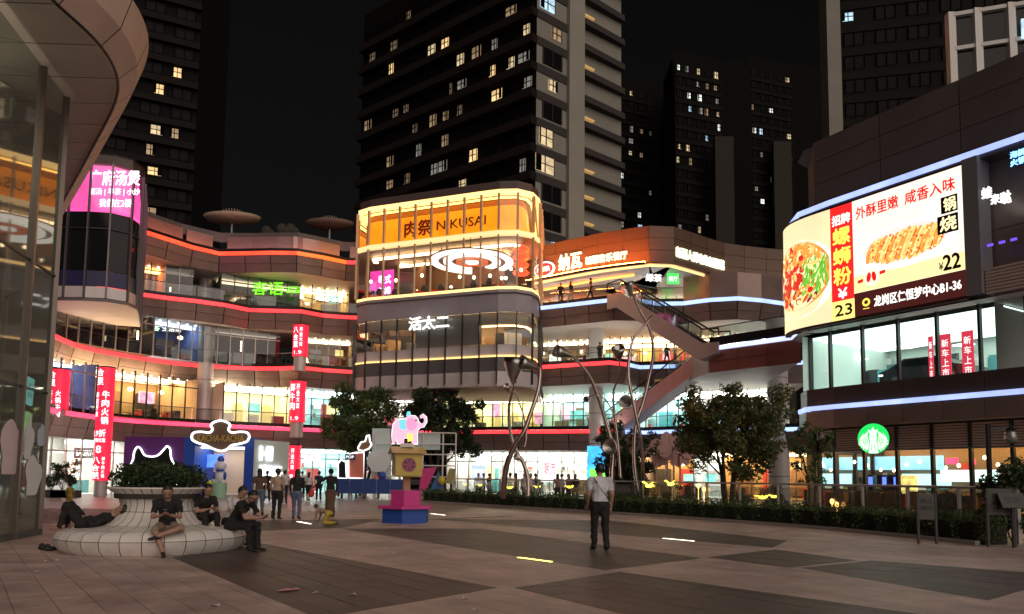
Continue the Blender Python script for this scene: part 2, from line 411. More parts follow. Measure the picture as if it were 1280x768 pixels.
for a, b in ((0,1),):
    for i in range(len(LPR)-1): band(LPR[i:i+2], ZR+.15, ZR+1.75, .2, 1.3+.002*(i%2)).build('parapet_panel', bronze, lw)
    for p0, p1 in ((60,268),(384,432)):
        i_, j_ = idx_px(LPR, p0, ZR), idx_px(LPR, p1, ZR); band(LPR[i_:j_+1], ZR+.425, ZR+.43, .02, .13).build('kerb_cap', dark_metal, lw); band(LPR[i_:j_+1], ZR+.16, ZR+.26, .2, .55).build('parapet_uplight', E('orange_wash', (1.,.22,.03), 14.), lw)
    band(LPR, ZR+.15, ZR+.42, .1, .12).build('kerb', dark_metal, lw)
    A = offset(LPR, 1.9); band(A, ZR+1.5, ZR+2.3, .3).build('roof_coping', M('coping', (.10,.09,.085), .6), lw)
GL = resample(relax(LP2), 2.1)
ground_rooms = [(60,92,'white'),(94,150,'white'),(150,245,'dark'),(246,352,'white'),(354,440,'cyan'),(441,525,'white')]
shopfront(lw, GL, .02, Z2-1.52, ground_rooms, 4.2, pale_frame)
def column(par, px, Y, z1, r, mat=None, z0=0.):
    x = aty(px, 500, Y).x
    c = MB().lathe([(r,z0),(r,z1)], (x,Y,0), 20).build('column', mat or grey_metal, par, True)
    k = MB()
    for zz in (z0+1.8, z0+4.2, z0+6.6, z0+9.0, z0+11.4):
        if zz < z1: k.lathe([(r+.004,zz-.02),(r+.004,zz+.02)], (x,Y,0), 20)
    k.build('column_joint', dark_metal, c)
    return x
pale_col = M('pale_column', (.46,.43,.42), .35, .25, var=.08, scale=.6)
column(lw, 255, 59.0, Z4-1.5, .62, pale_col)
column(lw, 250, 61.2, ZR-1.5, .55, pale_col, Z4)
# ---- right wing
rw = thing('shopping_mall_wing', 'mall wing with terraced floors, escalators and a big orange-lit roof fascia', 'building', tuple(atz(745, 606, 0)))
soffit_fill[rw] = E('soffit_white', (1.,.90,.76), 11.)
RP2 = level(rw, Z2, [(532,541),(600,540),(752,539),(775,537),(790,541),(855,539),(930,538),(1010,536)], Z3-1.55, red_led,
      [(540,672,'cream'),(674,745,'cyan'),(760,860,'cyan'),(861,985,'white')], 3.6, led_split=[(758,None),(786,blue_led)])
RP3 = level(rw, Z3, [(532,467),(600,462),(676,459),(772,453),(792,459),(859,457),(930,455),(1010,453)], Z4-1.55, red_led,
      [(660,735,'mix'),(737,900,'warm'),(901,1000,'white')], 4.2, led_split=[(774,blue_led)])
RP4 = level(rw, Z4, [(532,397),(667,386),(775,374),(800,376),(835,381),(870,377),(910,373),(945,374.5),(974,379),(1040,383)], ZR-2.6, blue_led,
      [(660,765,'orange'),(767,870,'mix'),(872,980,'orange')], 4.2, solid=[(840,1040,2.0)])
RPR = resample(smooth_path([atz(x, y, 19.6) for x, y in [(600,325),(679,307),(750,291.5),(800,284),(822,281.5),(845,284),(880,296),(912,305),(974,312),(1040,317)]]), 1.9)
roof_bronze = M('roof_fascia', (.13,.075,.05), .5, .0, var=.08, scale=.5)
for k, (a, b) in enumerate([(19.6,18.75),(18.72,17.85),(17.82,16.95)]):
    for i in range(len(RPR)-1):
        p = [RPR[i].lerp(RPR[i+1], .008), RPR[i].lerp(RPR[i+1], .992)]
        band(p, b, a, .15, 0).build('roof_panel', roof_bronze, rw)
S = MB(); strip(S, offset(RPR, .16), 16.9, offset(RPR, 9), 16.9); S.build('soffit', soffit_m, rw)
S = MB(); strip(S, offset(RPR, .05), 19.62, offset(RPR, 9), 19.62); S.build('roof', dark_floor, rw)
band(RPR[:idx_px(RPR, 905, 18)], 16.72, 16.86, .1, .3).build('light_strip', E('amber_strip', (1.,.55,.2), 1.6), rw)
band(RPR[:idx_px(RPR, 800, 18)], 16.70, 16.84, .12, 2.2).build('light_strip', E('orange_strip', (1.,.3,.06), 2.5), rw)
# wash lights under the roof sign: a lit trough standing proud of the fascia foot
TA = RPR[idx_px(RPR, 672, 18):idx_px(RPR, 806, 18)+1]
band(TA, 16.50, 16.62, .30, -1.3).build('light_trough', dark_metal, rw)
band(TA, 16.625, 16.66, .22, -1.26).build('trough_lamp', E('trough_glow', (1.,.20,.03), 120.), rw)
GR = resample(relax(RP2), 2.1)
shopfront(rw, GR, .02, Z2-1.52, [(540,582,'white'),(584,745,'white'),(790,860,'warm'),(862,900,'white'),(901,1010,'warm')], 4.6, pale_frame)
column(rw, 745, 58.2, Z4-1.5, .58, M('white_column', (.62,.6,.58), .4))
column(rw, 972, 54.0, Z4-1.5, .75, M('white_column'))
# 3F terrace jutting out towards the plaza
TP = resample([atz(980,422,Z3)+Vector((0,6,0)), atz(1010,421,Z3), ], 2.0)
tl, tr_ = atz(886,436.5,Z3), atz(1000,420.5,Z3)
T0 = [Vector((tl.x-.6, tl.y+7.5)), Vector((tl.x, tl.y)), Vector((tr_.x, tr_.y))]
edge = resample(T0[1:], 2.1)
for k, (a, b) in enumerate([(Z3-.17, Z3-.85), (Z3-.88, Z3-1.6)]):
    for i in range(len(edge)-1):
        band([edge[i].lerp(edge[i+1],.01), edge[i].lerp(edge[i+1],.99)], b, a, .12, .02).build('fascia_panel', M('terrace_panel', (.36,.13,.10), .45, .2, var=.1, scale=.6), rw)
band(edge, Z3-.12, Z3+.13, .14, -.05).build('light_strip', E('white_blue_led', (.55,.62,1.), 1.2, .2, .5), rw)
band(edge, Z3+.18, Z3+.75, .1, .05).build('kerb', dark_metal, rw)
for i in range(len(edge)-1):
    a, b = edge[i], edge[i+1]; nn = Vector((0,.12))
    MB().quad(v3(a+nn,Z3+.75), v3(b+nn,Z3+.75), v3(b+nn,Z3+1.4), v3(a+nn,Z3+1.4)).build('balustrade_pane', rail_glass, rw)
MB().tube([v3(p+Vector((0,.12)),Z3+1.42) for p in edge], .04, 6).build('handrail', grey_metal, rw)
mb = MB(); poly = [T0[0], T0[1], T0[2], Vector((T0[2].x+2, T0[2].y+14)), Vector((T0[0].x, T0[0].y+4))]
mb.prism([(p.x, p.y+.2) for p in poly], lambda x, y, d: Vector((x, y, d)), Z3-1.58, Z3+.1); mb.build('terrace_slab', soffit_m, rw)

# ---- escalators
def escalator(name_label, a, b, w, side_m, group='escalators between the mall floors'):
    a = Vector(a); b = Vector(b)                       # lower and upper landing points
    d = b-a; hd = Vector((d.x, d.y, 0)).normalized(); sd_ = Vector((-hd.y, hd.x, 0))
    t = thing('escalator', name_label, 'escalator', tuple(a), group)
    a2, b2 = a-hd*1.2, b+hd*1.2
    for s in (-1, 1):
        o = sd_*s*w/2
        mb = MB(); zl = Vector((0,0,1))
        prof = [a2+zl*.1, a+zl*.15, b+zl*.15, b2+zl*.1, b2-zl*.95, b-zl*.95+hd*.3, a-zl*.95+hd*.3, a2-zl*.6]
        v = [p+o for p in prof]+[p+o*.86 for p in prof]; n = len(prof)
        mb.add(v, [tuple(range(n)), tuple(range(n,2*n))[::-1]]+[(i,(i+1)%n,n+(i+1)%n,n+i) for i in range(n)])
        mb.build('truss_panel', side_m, t)
        k = 7
        for i in range(k):
            p, q = a.lerp(b, i/k+.008), a.lerp(b, (i+1)/k-.008)
            MB().quad(p+o*.93+zl*.17, q+o*.93+zl*.17, q+o*.93+zl*1.05, p+o*.93+zl*1.05).build('balustrade_pane', rail_glass, t)
            MB().beam(p+o*.93+zl*.15, p+o*.93+zl*1.08, .04, .04, up=hd).build('balustrade_post', grey_metal, t)
        MB().tube([a2+o*.93+zl*.5, a2+o*.93+zl*1.0, a+o*.93+zl*1.1, b+o*.93+zl*1.1, b2+o*.93+zl*1.0, b2+o*.93+zl*.5], .055, 6).build('handrail', M('rubber', (.015,.015,.016), .5), t)
    N = int(d.z/.2)
    for i in range(N):
        p = a.lerp(b, (i+.5)/N); MB().box(p-Vector((0,0,.1)), (.42, w*.82, .2), math.atan2(hd.y, hd.x)).build('step', M('step_metal', (.12,.12,.12), .4, .7), t)
    mb = MB(); o = sd_*w/2*.84
    mb.quad(a2-o-zl*.55, a2+o-zl*.55, a+o-zl*.93+hd*.3, a-o-zl*.93+hd*.3); mb.quad(a-o-zl*.93+hd*.3, a+o-zl*.93+hd*.3, b+o-zl*.93+hd*.3, b-o-zl*.93+hd*.3)
    mb.build('underside', soffit_m, t)
    return t
pa = atz(893,432,Z3); pb = atz(784,370,Z4)
escalator('escalator with mauve side panels rising from the terrace to the top floor', (pa.x, pa.y+1.4, Z3+.15), (pb.x, pb.y+.6, Z4+.15), 1.5, M('mauve_panel', (.60,.47,.46), .4, .2, var=.1, scale=.8))
qa = atz(757,541,Z2); qb = atz(884,444,Z3)
escalator('escalator with pink sides rising from the second floor to the terrace', (qa.x, qa.y+.4, Z2+.15), (qb.x+.2, qb.y+1.0, Z3+.15), 1.5, M('pink_panel', (.80,.40,.43), .35, .1, var=.1, scale=.8))
# ================================================================= corner blocks
def round_poly(pts, radii, seg=8):
    out = []; n = len(pts)
    for i, p in enumerate(pts):
        p = Vector(p)
        if i in (0, n-1) or not radii[i]: out.append(p); continue
        a = (Vector(pts[i-1])-p); b = (Vector(pts[i+1])-p); r = radii[i]
        ang = a.angle(b); t = r/math.tan(ang/2); t = min(t, a.length*.95, b.length*.95)
        p0, p1 = p+a.normalized()*t, p+b.normalized()*t
        for k in range(seg+1):
            u = k/seg; out.append(p0*(1-u)**2+p*2*u*(1-u)+p1*u*u)
    return out
# ---- centre block with the orange roof sign
cb = thing('restaurant_block', 'round-cornered glass block with glowing orange top band in the middle of the mall', 'building', (-5., 53., 0))
L0, R0 = Vector((-12.75, 55.9)), Vector((1.75, 50.2))
BP = round_poly([(-10.8,62.5), L0, R0, (2.5,62.5)], [0,2.0,2.8,0], 12)
NB = resample(BP, 1.34)
def ringband(par, name, P, z0, z1, th, d, mat): return band(P, z0, z1, th, d).build(name, mat, par)
ringband(cb, 'parapet', NB, 22.10, 22.70, .4, .15, M('parapet_dark', (.09,.065,.06), .5))
amber_rim = E('amber_rim', (1.,.62,.22), 1.6); amber_cove = E('amber_cove', (1.,.50,.10), 5.)
ringband(cb, 'light_rim', NB, 21.72, 22.05, .35, .0, amber_rim)
ringband(cb, 'light_rim', NB, 18.72, 19.05, .5, .0, E('amber_rim_low', (1.,.66,.30), .95))
ringband(cb, 'light_rim', NB, 14.85, 14.99, .4, .05, amber_rim)
ringband(cb, 'ledge', NB, 14.55, 14.77, .5, .02, M('grey_panel', (.34,.32,.35), .45, .2, var=.1, scale=.7))
ringband(cb, 'spandrel', NB, 13.15, 14.54, .12, .12, M('grey_panel'))
ringband(cb, 'sill', NB, 10.10, 10.85, .1, .18, M('pale_panel', (.68,.62,.62), .4, .2, var=.08, scale=.8))
ringband(cb, 'light_rim', NB, 9.98, 10.08, .2, .10, amber_rim)
ringband(cb, 'skirt', NB, 8.95, 9.96, .12, .14, M('skirt_dark', (.16,.15,.155), .35, .3))
ringband(cb, 'skirt', NB, 7.85, 8.93, .12, .11, M('skirt_pale', (.66,.61,.61), .35, .3, var=.1, scale=.8))
for z in (18.6, 14.5, 10.05, 7.88, 22.07):
    S = MB(); I = offset(NB, 3.2); 
    S.add([v3(p, z) for p in NB if True], [tuple(range(len(NB)))]); S.build('floor_slab' if z < 21 else 'roof', M('block_slab', (.25,.19,.15), .6), cb)
# fins and panes
for i, p in enumerate(NB):
    t = (NB[min(i+1,len(NB)-1)]-NB[max(i-1,0)]).normalized(); a = math.atan2(t.y, t.x); o = p-Vector((-t.y, t.x))*.05
    MB().box(v3(o, 20.4), (.14,.22,2.66), a).build('fin', M('warm_fin', (.55,.38,.24), .45), cb)
    MB().box(v3(o, 16.86), (.10,.18,3.7), a).build('fin', M('warm_fin'), cb)
    MB().box(v3(o, 10.6), (.07,.16,5.1), a).build('fin', frame_m, cb)
for i in range(len(NB)-1):
    for z0, z1 in ((19.08,21.7),(15.0,18.7),(10.9,13.1)):
        MB().quad(*[v3(NB[j], z) for j, z in ((i,z0),(i+1,z0),(i+1,z1),(i,z1))]).build('pane', clear_glass, cb)
# the sign box behind the top glass
SB = offset(NB, 1.0)
band(SB, 19.2, 21.25, .2).build('sign_panel', E('orange_panel', (1.,.27,.008), 1.0, .35, .45), cb)
band(SB, 21.3, 21.68, .2).build('sign_header', M('sign_header', (.45,.16,.04), .6), cb)
band(NB, 19.06, 19.13, .25, .45).build('cove_light', amber_cove, cb)
band(NB, 21.62, 21.7, .2, .5).build('cove_light', amber_cove, cb)
# restaurant storey
IN = offset(NB, 5.5)
mb = MB(); I5 = resample(offset(NB[3:-6], 5.2), 2.); strip(mb, I5, 14.6, I5, 18.6); mb.build('room_wall', M('room_block', (.28,.15,.09), .7), cb)
for k in (1.2, 3.6): band(NB[4:-6], 18.3, 18.42, .35, k).build('ceiling_light', E('restaurant_light', (1.,.66,.34), 6.), cb)
fb = MB(); rnd = random.Random(3)
for i in range(4, len(NB)-6):
    for k in (1.0, 2.4, 3.8):
        p = offset(NB, k+rnd.uniform(-.2,.2))[i]; fb.box(v3(p, 14.95), (.9,.7,.75), .4, rnd.choice([0,2,3]))
        if rnd.random() < .6: fb.ell(v3(p+Vector((.3,.1)), 15.45), (.28,.28,.5), 7, 5, m=2)
fb.build('restaurant_tables', fit_m, cb, kind='stuff')
lb = MB()
for i in range(4, len(NB)-6): lb.ell(v3(offset(NB, rnd.uniform(1,3.5))[i], rnd.uniform(15.9,17.0)), (.12,.12,.14), 8, 5)
lb.build('pendant_lamp', pendant_m, cb, True)
# lower storey room
mb = MB(); strip(mb, I5, 10.1, I5, 13.2); mb.build('room_wall', M('room_block2', (.34,.24,.16), .7), cb)
band(NB[3:-6], 12.95, 13.05, .4, 1.2).build('ceiling_light', E('restaurant_light2', (1.,.72,.42), 22.), cb)
mb = MB()
for i in range(3, len(NB)-6):
    q = offset(NB, .35); t = (q[i+1]-q[i]).normalized()
    if i in (9, 10, 11, 12): MB().quad(v3(q[i],10.9), v3(q[i+1],10.9), v3(q[i+1],13.1), v3(q[i],13.1)).build('blind', M('blind', (.50,.44,.42), .7), cb)
    else: MB().quad(v3(q[i],12.35), v3(q[i+1],12.35), v3(q[i+1],13.1), v3(q[i],13.1)).build('blind', M('blind_pale', (.70,.56,.45), .7), cb)
band(NB[11:-6], 12.2, 12.3, .15, .5).build('cove_light', E('warm_line', (1.,.68,.36), 3.), cb)
fb = MB()
for i in range(3, len(NB)-6):
    p = offset(NB, 1.8+rnd.uniform(-.4,.6))[i]; fb.box(v3(p, 10.9), (1.0,.6,rnd.choice([1.2,1.6,2.0])), .4, rnd.choice([0,0,2,1]))
fb.build('restaurant_furniture', fit_m, cb, kind='stuff')
# big round ceiling lamp of rings
cl = thing('ring_lamp', 'huge ceiling lamp of white rings behind the upper glass', 'lamp', tuple(aty(590,330,54.3)))
rc = aty(590, 329, 54.3)
ring_w = E('ring_white', (1.,.90,.78), 1.5); ring_r = E('ring_red', (1.,.22,.1), .6)
for r0, r1, m in ((2.55,3.1,ring_w),(1.55,2.15,ring_w),(.75,1.2,ring_r),(.2,.5,ring_w)):
    MB().lathe([(r0,0),(r1,0),(r1,.12),(r0,.12),(r0,0)], rc, 40).build('ring', m, cl)
MB().lathe([(.01,.13),(3.2,.13),(3.2,.2),(.01,.2)], rc, 40).build('backing_disc', M('brown_disc', (.25,.10,.05), .6), cl)
mb = MB()
for a in range(4): mb.beam(rc+Vector((2.3*math.cos(a*pi/2), 2.3*math.sin(a*pi/2), .2)), rc+Vector((2.3*math.cos(a*pi/2), 2.3*math.sin(a*pi/2), 1.2)), .05, .05, up=(1,0,0))
mb.build('hanger', dark_metal, cl)
FD = (R0-L0).normalized(); FN = Vector((FD.y, -FD.x))      # face direction and outward normal of the block
def face_pt(px, d=0.):                                    # point of the block face seen at pixel column px, moved out by d
    o = L0+FN*d; dr = ray(px, 400); k = dr.x/dr.y
    s = (k*o.y-o.x)/(FD.x-k*FD.y); return o+FD*s
def face_map(px, z, d=0.): return plane_map(v3(face_pt(px, d), z), v3(FD, 0))
def sign(label, lines, cat='sign', group=None, name='shop_sign', parts=()):
    """lines: (text, fmap, x0, x1, y0, y1, depth, bold, material)"""
    t = None; obs = []
    for (s, fm, x0, x1, y0, y1, dep, bold, mat) in lines:
        mb = MB(); write(mb, s, fm, x0, x1, y0, y1, .02, dep, bold); obs.append((mb, mat))
    loc = Vector(obs[0][0].v[0]); t = thing(name, label, cat, tuple(loc), group)
    for mb, mat in obs: mb.build('lettering', mat, t)
    for mb, nm, mat in parts: mb.build(nm, mat, t)
    return t
maroon = M('maroon_letters', (.20,.012,.02), .5)
fm = face_map(500, 19.4, -.95)
sign('dark red Chinese characters and capitals on the glowing orange band', [('肉祭', fm, .25, 2.55, .25, 1.45, .08, .02, maroon), ('NIKUSAI', fm, 3.0, 7.0, .5, 1.2, .08, .0, M('brown_letters', (.10,.03,.01), .5))])
fm = face_map(512, 12.15, .25)
sign('white glowing three-character sign on the lower storey of the orange-topped block', [('活太二', fm, 0, 3.25, 0, .95, .12, .025, white_sign)])
# pink sign room at the left end of the storey
pk = thing('neon_sign', 'magenta lit panel with blue neon writing behind glass', 'sign', tuple(v3(face_pt(472,-2.2),15)))
fm = face_map(462, 15.0, -2.0)
MB().prism([(0,0),(2.1,0),(2.1,2.6),(0,2.6)], fm, 0, .08).build('panel', E('magenta_panel', (.9,.06,.42), .9, .3, 1.), pk)
mb = MB(); 
for k, s in enumerate(('粤式', '茶楼')): write(mb, s, fm, .75, 1.9, 1.5-k*.95, 2.2-k*.95, .1, 0, .02)
mb.build('lettering', E('blue_neon', (.35,.5,1.), 3.), pk)
# red lantern stack at the right corner
ln = thing('lantern_stack', 'red tiered lantern glowing behind the right corner glass of the block', 'lantern', tuple(aty(650,348,53)))
lc_ = aty(651, 345, 53.2)
for k in range(4): MB().lathe([(.05,0),(.55,.08),(.62,.25),(.35,.5),(.05,.55)], lc_+Vector((0,0,k*.58)), 12).build('lantern_tier', E('lantern_red', (1.,.12,.04), 1.1, .3, 3.), ln)

# ---- left corner tower with the pink sign
lt = thing('corner_tower', 'round-cornered dark glass tower with a pink sign, beside the red-strip wing', 'building', (-27., 47., 0))
def at_d(px, Y): return Vector((aty(px, 300, Y).x, Y))
CP = round_poly([at_d(62,51.5), at_d(60,45.), at_d(174,45.), at_d(181,53.)], [0,.8,2.2,0])
NC = resample(CP, 1.25)
def zc(y, px=130): return aty(px, y, 45.0).z
ringband(lt, 'parapet', NC, zc(203), zc(190), .3, .1, M('parapet_dark'))
ringband(lt, 'sign_panel', NC, zc(262), zc(204), .2, .35, E('pink_panel_lit', (1.,.10,.40), 1.0, .28, .5))
ringband(lt, 'glass_band', NC, zc(337), zc(264), .1, .1, dark_glass)
ringband(lt, 'blue_band', NC, zc(357), zc(338), .1, .05, M('blue_band', (.025,.025,.09), .3))
ringband(lt, 'skirt', NC, zc(372), zc(358), .12, .0, M('skirt_pale'))
ringband(lt, 'skirt_rim', NC, zc(376), zc(373), .2, -.05, M('skirt_dark'))
for i, p in enumerate(NC):
    t = (NC[min(i+1,len(NC)-1)]-NC[max(i-1,0)]).normalized()
    MB().box(v3(p-Vector((-t.y,t.x))*.04, (zc(372)+zc(203))/2), (.10,.16,zc(203)-zc(372)), math.atan2(t.y,t.x)).build('fin', M('tower_fin', (.13,.11,.12), .4, .4), lt)
for i in range(len(NC)-1):
    MB().quad(*[v3(NC[j], z) for j, z in ((i,zc(261)),(i+1,zc(261)),(i+1,zc(205)),(i,zc(205)))]).build('pane', clear_glass, lt)
    mb = MB().beam(v3(NC[i], zc(285)), v3(NC[i+1], zc(285)), .06, .06); mb.build('transom', frame_m, lt)
S = MB(); S.add([v3(p, zc(376)-.02) for p in NC], [tuple(range(len(NC)))]); C2 = [p+Vector((.6,1.2)) for p in NC]
S.build('underside', soffit_m, lt)
S = MB(); S.add([v3(p, zc(191)) for p in NC], [tuple(range(len(NC)))]); S.build('roof', dark_floor, lt)
w3 = E('sign_white_soft', (1.,.95,1.), 1.4)
o3 = at_d(96, 45.28); fm = plane_map(v3(o3, zc(262)), (1,0,0))
q = lambda y: zc(y)-zc(262)
kx = 45/F
# the writing steps down along the panel as the photograph's does
sign('white Chinese writing on the pink corner sign', [('广府汤煲', fm, .6, 3.75, q(230), q(211), .03, .02, w3), ('靓汤 | 早茶 | 小炒', fm, .6, 3.8, q(243), q(233.5), .02, .01, w3), ('我们在2楼', fm, 1.3, 3.3, q(257), q(247), .02, .015, w3)])

# ---- other signs of the wings
def zsign(label, px, py, Y, lines, right=(1,0,0), **k):
    p = aty(px, py, Y); fm = plane_map(p, right)
    return sign(label, [(s, fm, a, b, c, d, .06, bo, m) for s, a, b, c, d, bo, m in lines], **k)
green = E('green_neon', (.20,1.,.02), 1.1)
zsign('bright green two-character sign with a small green line beside it', 315, 368, 60.3, [('客语', 0, 2.6, -.05, 1.05, .006, green), ('客家私房菜', 2.85, 4.0, .12, .42, .01, green), ('HAKKA', 2.85, 4.0, .5, .68, .01, green)])
zsign('small white sign with pale green characters above the dark shopfront', 183, 413, 57, [('椰客', 0, .95, 0, .5, .02, E('pale_green', (.6,1.,.6), 1.8)), ('生活馆', 1.15, 2.5, 0, .45, .02, white_sign)], right=(1,.25,0))
# roof fascia sign, follows the fascia panels
i0, i1 = idx_px(RPR, 700, 18), idx_px(RPR, 806, 18); ra, rb = RPR[i0], RPR[i1]; rd = (rb-ra).normalized()
fm, LL = path_map(RPR[i0-1:i1+3], 17.0); fm9 = lambda x, y, d=0.: fm(x, y, d+.17)
yw = E('sign_yellow_white', (1.,1.,.70), 1.15)
ov = MB(); ov.prism(lens(.98,.62,28,.95,.62), fm, .02, .14); ov2 = MB(); ov2.prism(lens(.84,.49,28,.95,.62), fm, .145, .17)
sign('white glowing sign with a red oval emblem on the orange roof fascia', [('NAWA', fm9, .35, 1.55, .42, .82, .05, .03, white_sign), ('纳瓦', fm, 2.3, 4.35, .25, 1.5, .12, .02, yw), ('新疆音乐餐厅', fm, 4.7, 8.0, .35, .95, .12, .02, yw)],
     parts=[(ov, 'oval_rim', white_sign), (ov2, 'oval_face', E('oval_red', (1.,.03,.03), 1.2))])
i0, i1 = idx_px(RPR, 852, 18), idx_px(RPR, 912, 18); ra, rb = RPR[i0], RPR[i1]; rd = (rb-ra).normalized()
fm, LL = path_map(RPR[i0:i1+1], 17.05)
sign('row of small white characters on the dark side of the roof fascia', [('新疆人爱吃的新疆菜', fm, .1, (rb-ra).length-.1, .35, 1.1, .12, .02, yw)])
p = aty(807, 352, 53.5); fm = plane_map(p, (1,.12,0)); gm = MB(); gm.prism([(1.65,-.1),(2.5,-.1),(2.5,.65),(1.65,.65)], fm, 0, .1)
sign('white and green box sign under the roof fascia', [('绿茶', fm, 0, 1.2, 0, .55, .08, .03, white_sign), ('餐厅', fm, 1.72, 2.42, .05, .45, .12, .0, white_sign)], parts=[(gm, 'green_box', E('green_box', (.03,.9,.08), 1.6))])
zsign('white shop name over the second floor front beside the white column', 664, 505, 62.5, [('HEYTEA', 0, 2.9, 0, .45, .03, white_sign)], right=(1,-.05,0))
zsign('small white shop name above the pale yellow second floor shop', 598, 497, 62.8, [('XIAOGUAN', 0, 2.3, 0, .38, .02, white_sign)], right=(1,-.05,0))
# ================================================================= billboard building
bb_ = thing('billboard_building', 'bronze corner building carrying the big food billboard above a glass shop', 'building', tuple(atz(1100, 606, 0)))
A_ = atz(1007, 511.5, Z2); B_ = atz(1279, 489, Z2); fd = Vector((B_.x-A_.x, B_.y-A_.y)).normalized()
fin_ = Vector((-fd.y, fd.x))
A2 = Vector((A_.x, A_.y))-fd*1.6; B2 = Vector((B_.x, B_.y))+fd*9
FP = round_poly([A2+fin_*10, A2, B2], [0,2.6,0], 10)         # outline of the light strip edge
FR = resample(FP, 1.75)
panel_r = M('bronze_panel_right', (.21,.16,.14), .34, .4, var=.12, scale=.6)
def bands(name, P, z0, z1, th, d, mat):
    for i in range(len(P)-1):
        band([P[i].lerp(P[i+1], .006), P[i].lerp(P[i+1], .994)], z0, z1, th, d).build(name, mat, bb_)
def fpt(px, d, z):
    o = Vector((A_.x, A_.y))-fin_*d; dr = ray(px, 384); k = dr.x/dr.y; s = (k*o.y-o.x)/(fd.x-k*fd.y); return o+fd*s
# ground floor: fascia, louvres, glass
cols_ = [(0.,(.35,.12,1.)),(.25,(.45,.5,1.)),(.45,(1.,.25,.45)),(.5,(.55,.6,1.)),(.62,(.6,.9,.3)),(.68,(.6,.68,1.)),(1.,(.6,.68,1.))]
band(FR, Z2-.11, Z2+.11, .12, -.04).build('light_strip', E('right_strip', (.38,.48,1.), 1.1, .3, .35), bb_)
bands('fascia_panel', FR, Z2-1.0, Z2-.15, .12, .02, panel_r)
bands('fascia_panel', FR, Z2+.15, Z2+1.0, .12, .10, M('panel_dark_right', (.075,.055,.05), .45, .3))
GF = offset(FR, 1.0); GF = resample(GF, 1.62)
band(GF, 0, .15, .3, -.1).build('plinth', concrete, bb_)
louv = M('louvre', (.58,.46,.42), .5, .2)
for i in range(len(GF)-1):
    a, b = GF[i], GF[i+1]; t = (b-a).normalized(); an = math.atan2(t.y, t.x)
    MB().box(v3(a, 2.1), (.14,.2,4.2), an).build('mullion', frame_m, bb_)
    c = (a+b)/2; L_ = (b-a).length-.16
    for k in range(9): MB().beam(v3(a+t*.08, 3.12+k*.12), v3(b-t*.08, 3.12+k*.12), .09, .085).build('louvre_slat', louv, bb_)
    MB().quad(v3(a,.16), v3(b,.16), v3(b,2.95), v3(a,2.95)).build('pane', clear_glass, bb_)
for i in range(len(GF)-1): pass
mb = MB()
for i in range(len(GF)-1): mb.beam(v3(GF[i], 3.02)-v3(fin_*.1,0), v3(GF[i+1], 3.02)-v3(fin_*.1,0), .12, .07)
mb.build('transom', grey_metal, bb_)
band(offset(GF,.14), 3.05, 4.3, .1).build('louvre_backing', M('louvre_back', (.04,.035,.035), .7), bb_)
# cafe interior
Cq = resample([fpt(1004,-1.0,2), fpt(1330,-1.0,2)], 1.6)
mb = MB(); Bk = offset(Cq, 6.5); strip(mb, Bk, .1, Bk, 3.6); strip(mb, Cq, .17, Bk, .17); mb.quad(v3(Cq[0],.1), v3(Bk[0],.1), v3(Bk[0],3.6), v3(Cq[0],3.6))
mb.build('room_wall', M('cafe_wall', (.20,.14,.09), .7, var=.2, scale=.6), bb_)
mb = MB(); strip(mb, Cq, 3.6, Bk, 3.6); mb.build('cafe_ceiling', M('cafe_ceiling', (.30,.17,.08), .6), bb_)
band(Cq, 3.40, 3.5, .6, 2.0).build('ceiling_light', E('cafe_light', (1.,.62,.25), 11.), bb_)
band(Cq, 3.30, 3.4, .5, 5.6).build('ceiling_light', E('cafe_light2', (1.,.55,.18), 8.), bb_)
def cpt(px, d):
    return fpt(px, -(1.0+d), 1.8)
ang_r = math.atan2(fd.y, fd.x)
def cafe_box(name, px, d, z, w, h, mat, th=.08):
    p = cpt(px, d); MB().box(v3(p, z), (w, th, h), ang_r).build(name, mat, bb_)
cy_s = E('screen_cyan', (.45,.95,1.), 1.4); 
cafe_box('menu_screen', 1120, 6.1, 2.55, 4.6, .75, E('menu_blue', (.30,.72,.95), 1.1, .4, 1.2))
cafe_box('menu_screen', 1150, 6.0, 1.65, 2.6, .6, cy_s)
cafe_box('menu_screen', 1187, 5.4, 1.85, 1.5, .6, E('menu_pale', (.65,1.,.98), 1.3)); cafe_box('menu_screen', 1222, 5.0, 1.85, 1.4, .6, E('menu_pale'))
cafe_box('red_sign_box', 1183, 3.2, 2.55, .55, .3, E('cafe_red', (1.,.06,.16), 1.5)); cafe_box('red_sign_box', 1208, 3.0, 2.5, .25, .26, E('cafe_red'))
for px, w in ((1082,.55),(1099,.5),(1113,.5)):
    cafe_box('vending_cabinet', px, 2.6, 1.0, w, 1.7, M('cabinet_blue', (.02,.03,.09), .3), .5); cafe_box('cabinet_display', px, 2.3, 1.55, w*.4, .4, E('cab_blue', (.12,.2,1.), 1.6), .03)
cafe_box('display_shelf', 1128, 2.6, 1.1, .8, 1.5, E('amber_shelf', (1.,.75,.22), .9, .6, 4.), .3)
fb = MB(); rnd = random.Random(11)
for px in range(1010, 1236, 9):
    p = cpt(px, rnd.uniform(.8,5)); fb.box(v3(p, .55), (.6,.6,rnd.uniform(.7,1.0)), ang_r, rnd.choice([0,2,3,2,0])); fb.box(v3(p+fd*.5, .5), (.4,.4,.9), ang_r, rnd.choice([2,3,0]))
    p = cpt(px, 6.3); fb.box(v3(p, rnd.uniform(1.,2.4)), (rnd.uniform(.15,.5),.12,rnd.uniform(.1,.4)), ang_r, rnd.randrange(5))
fb.build('cafe_furniture', fit_m, bb_, kind='stuff')
lb = MB()
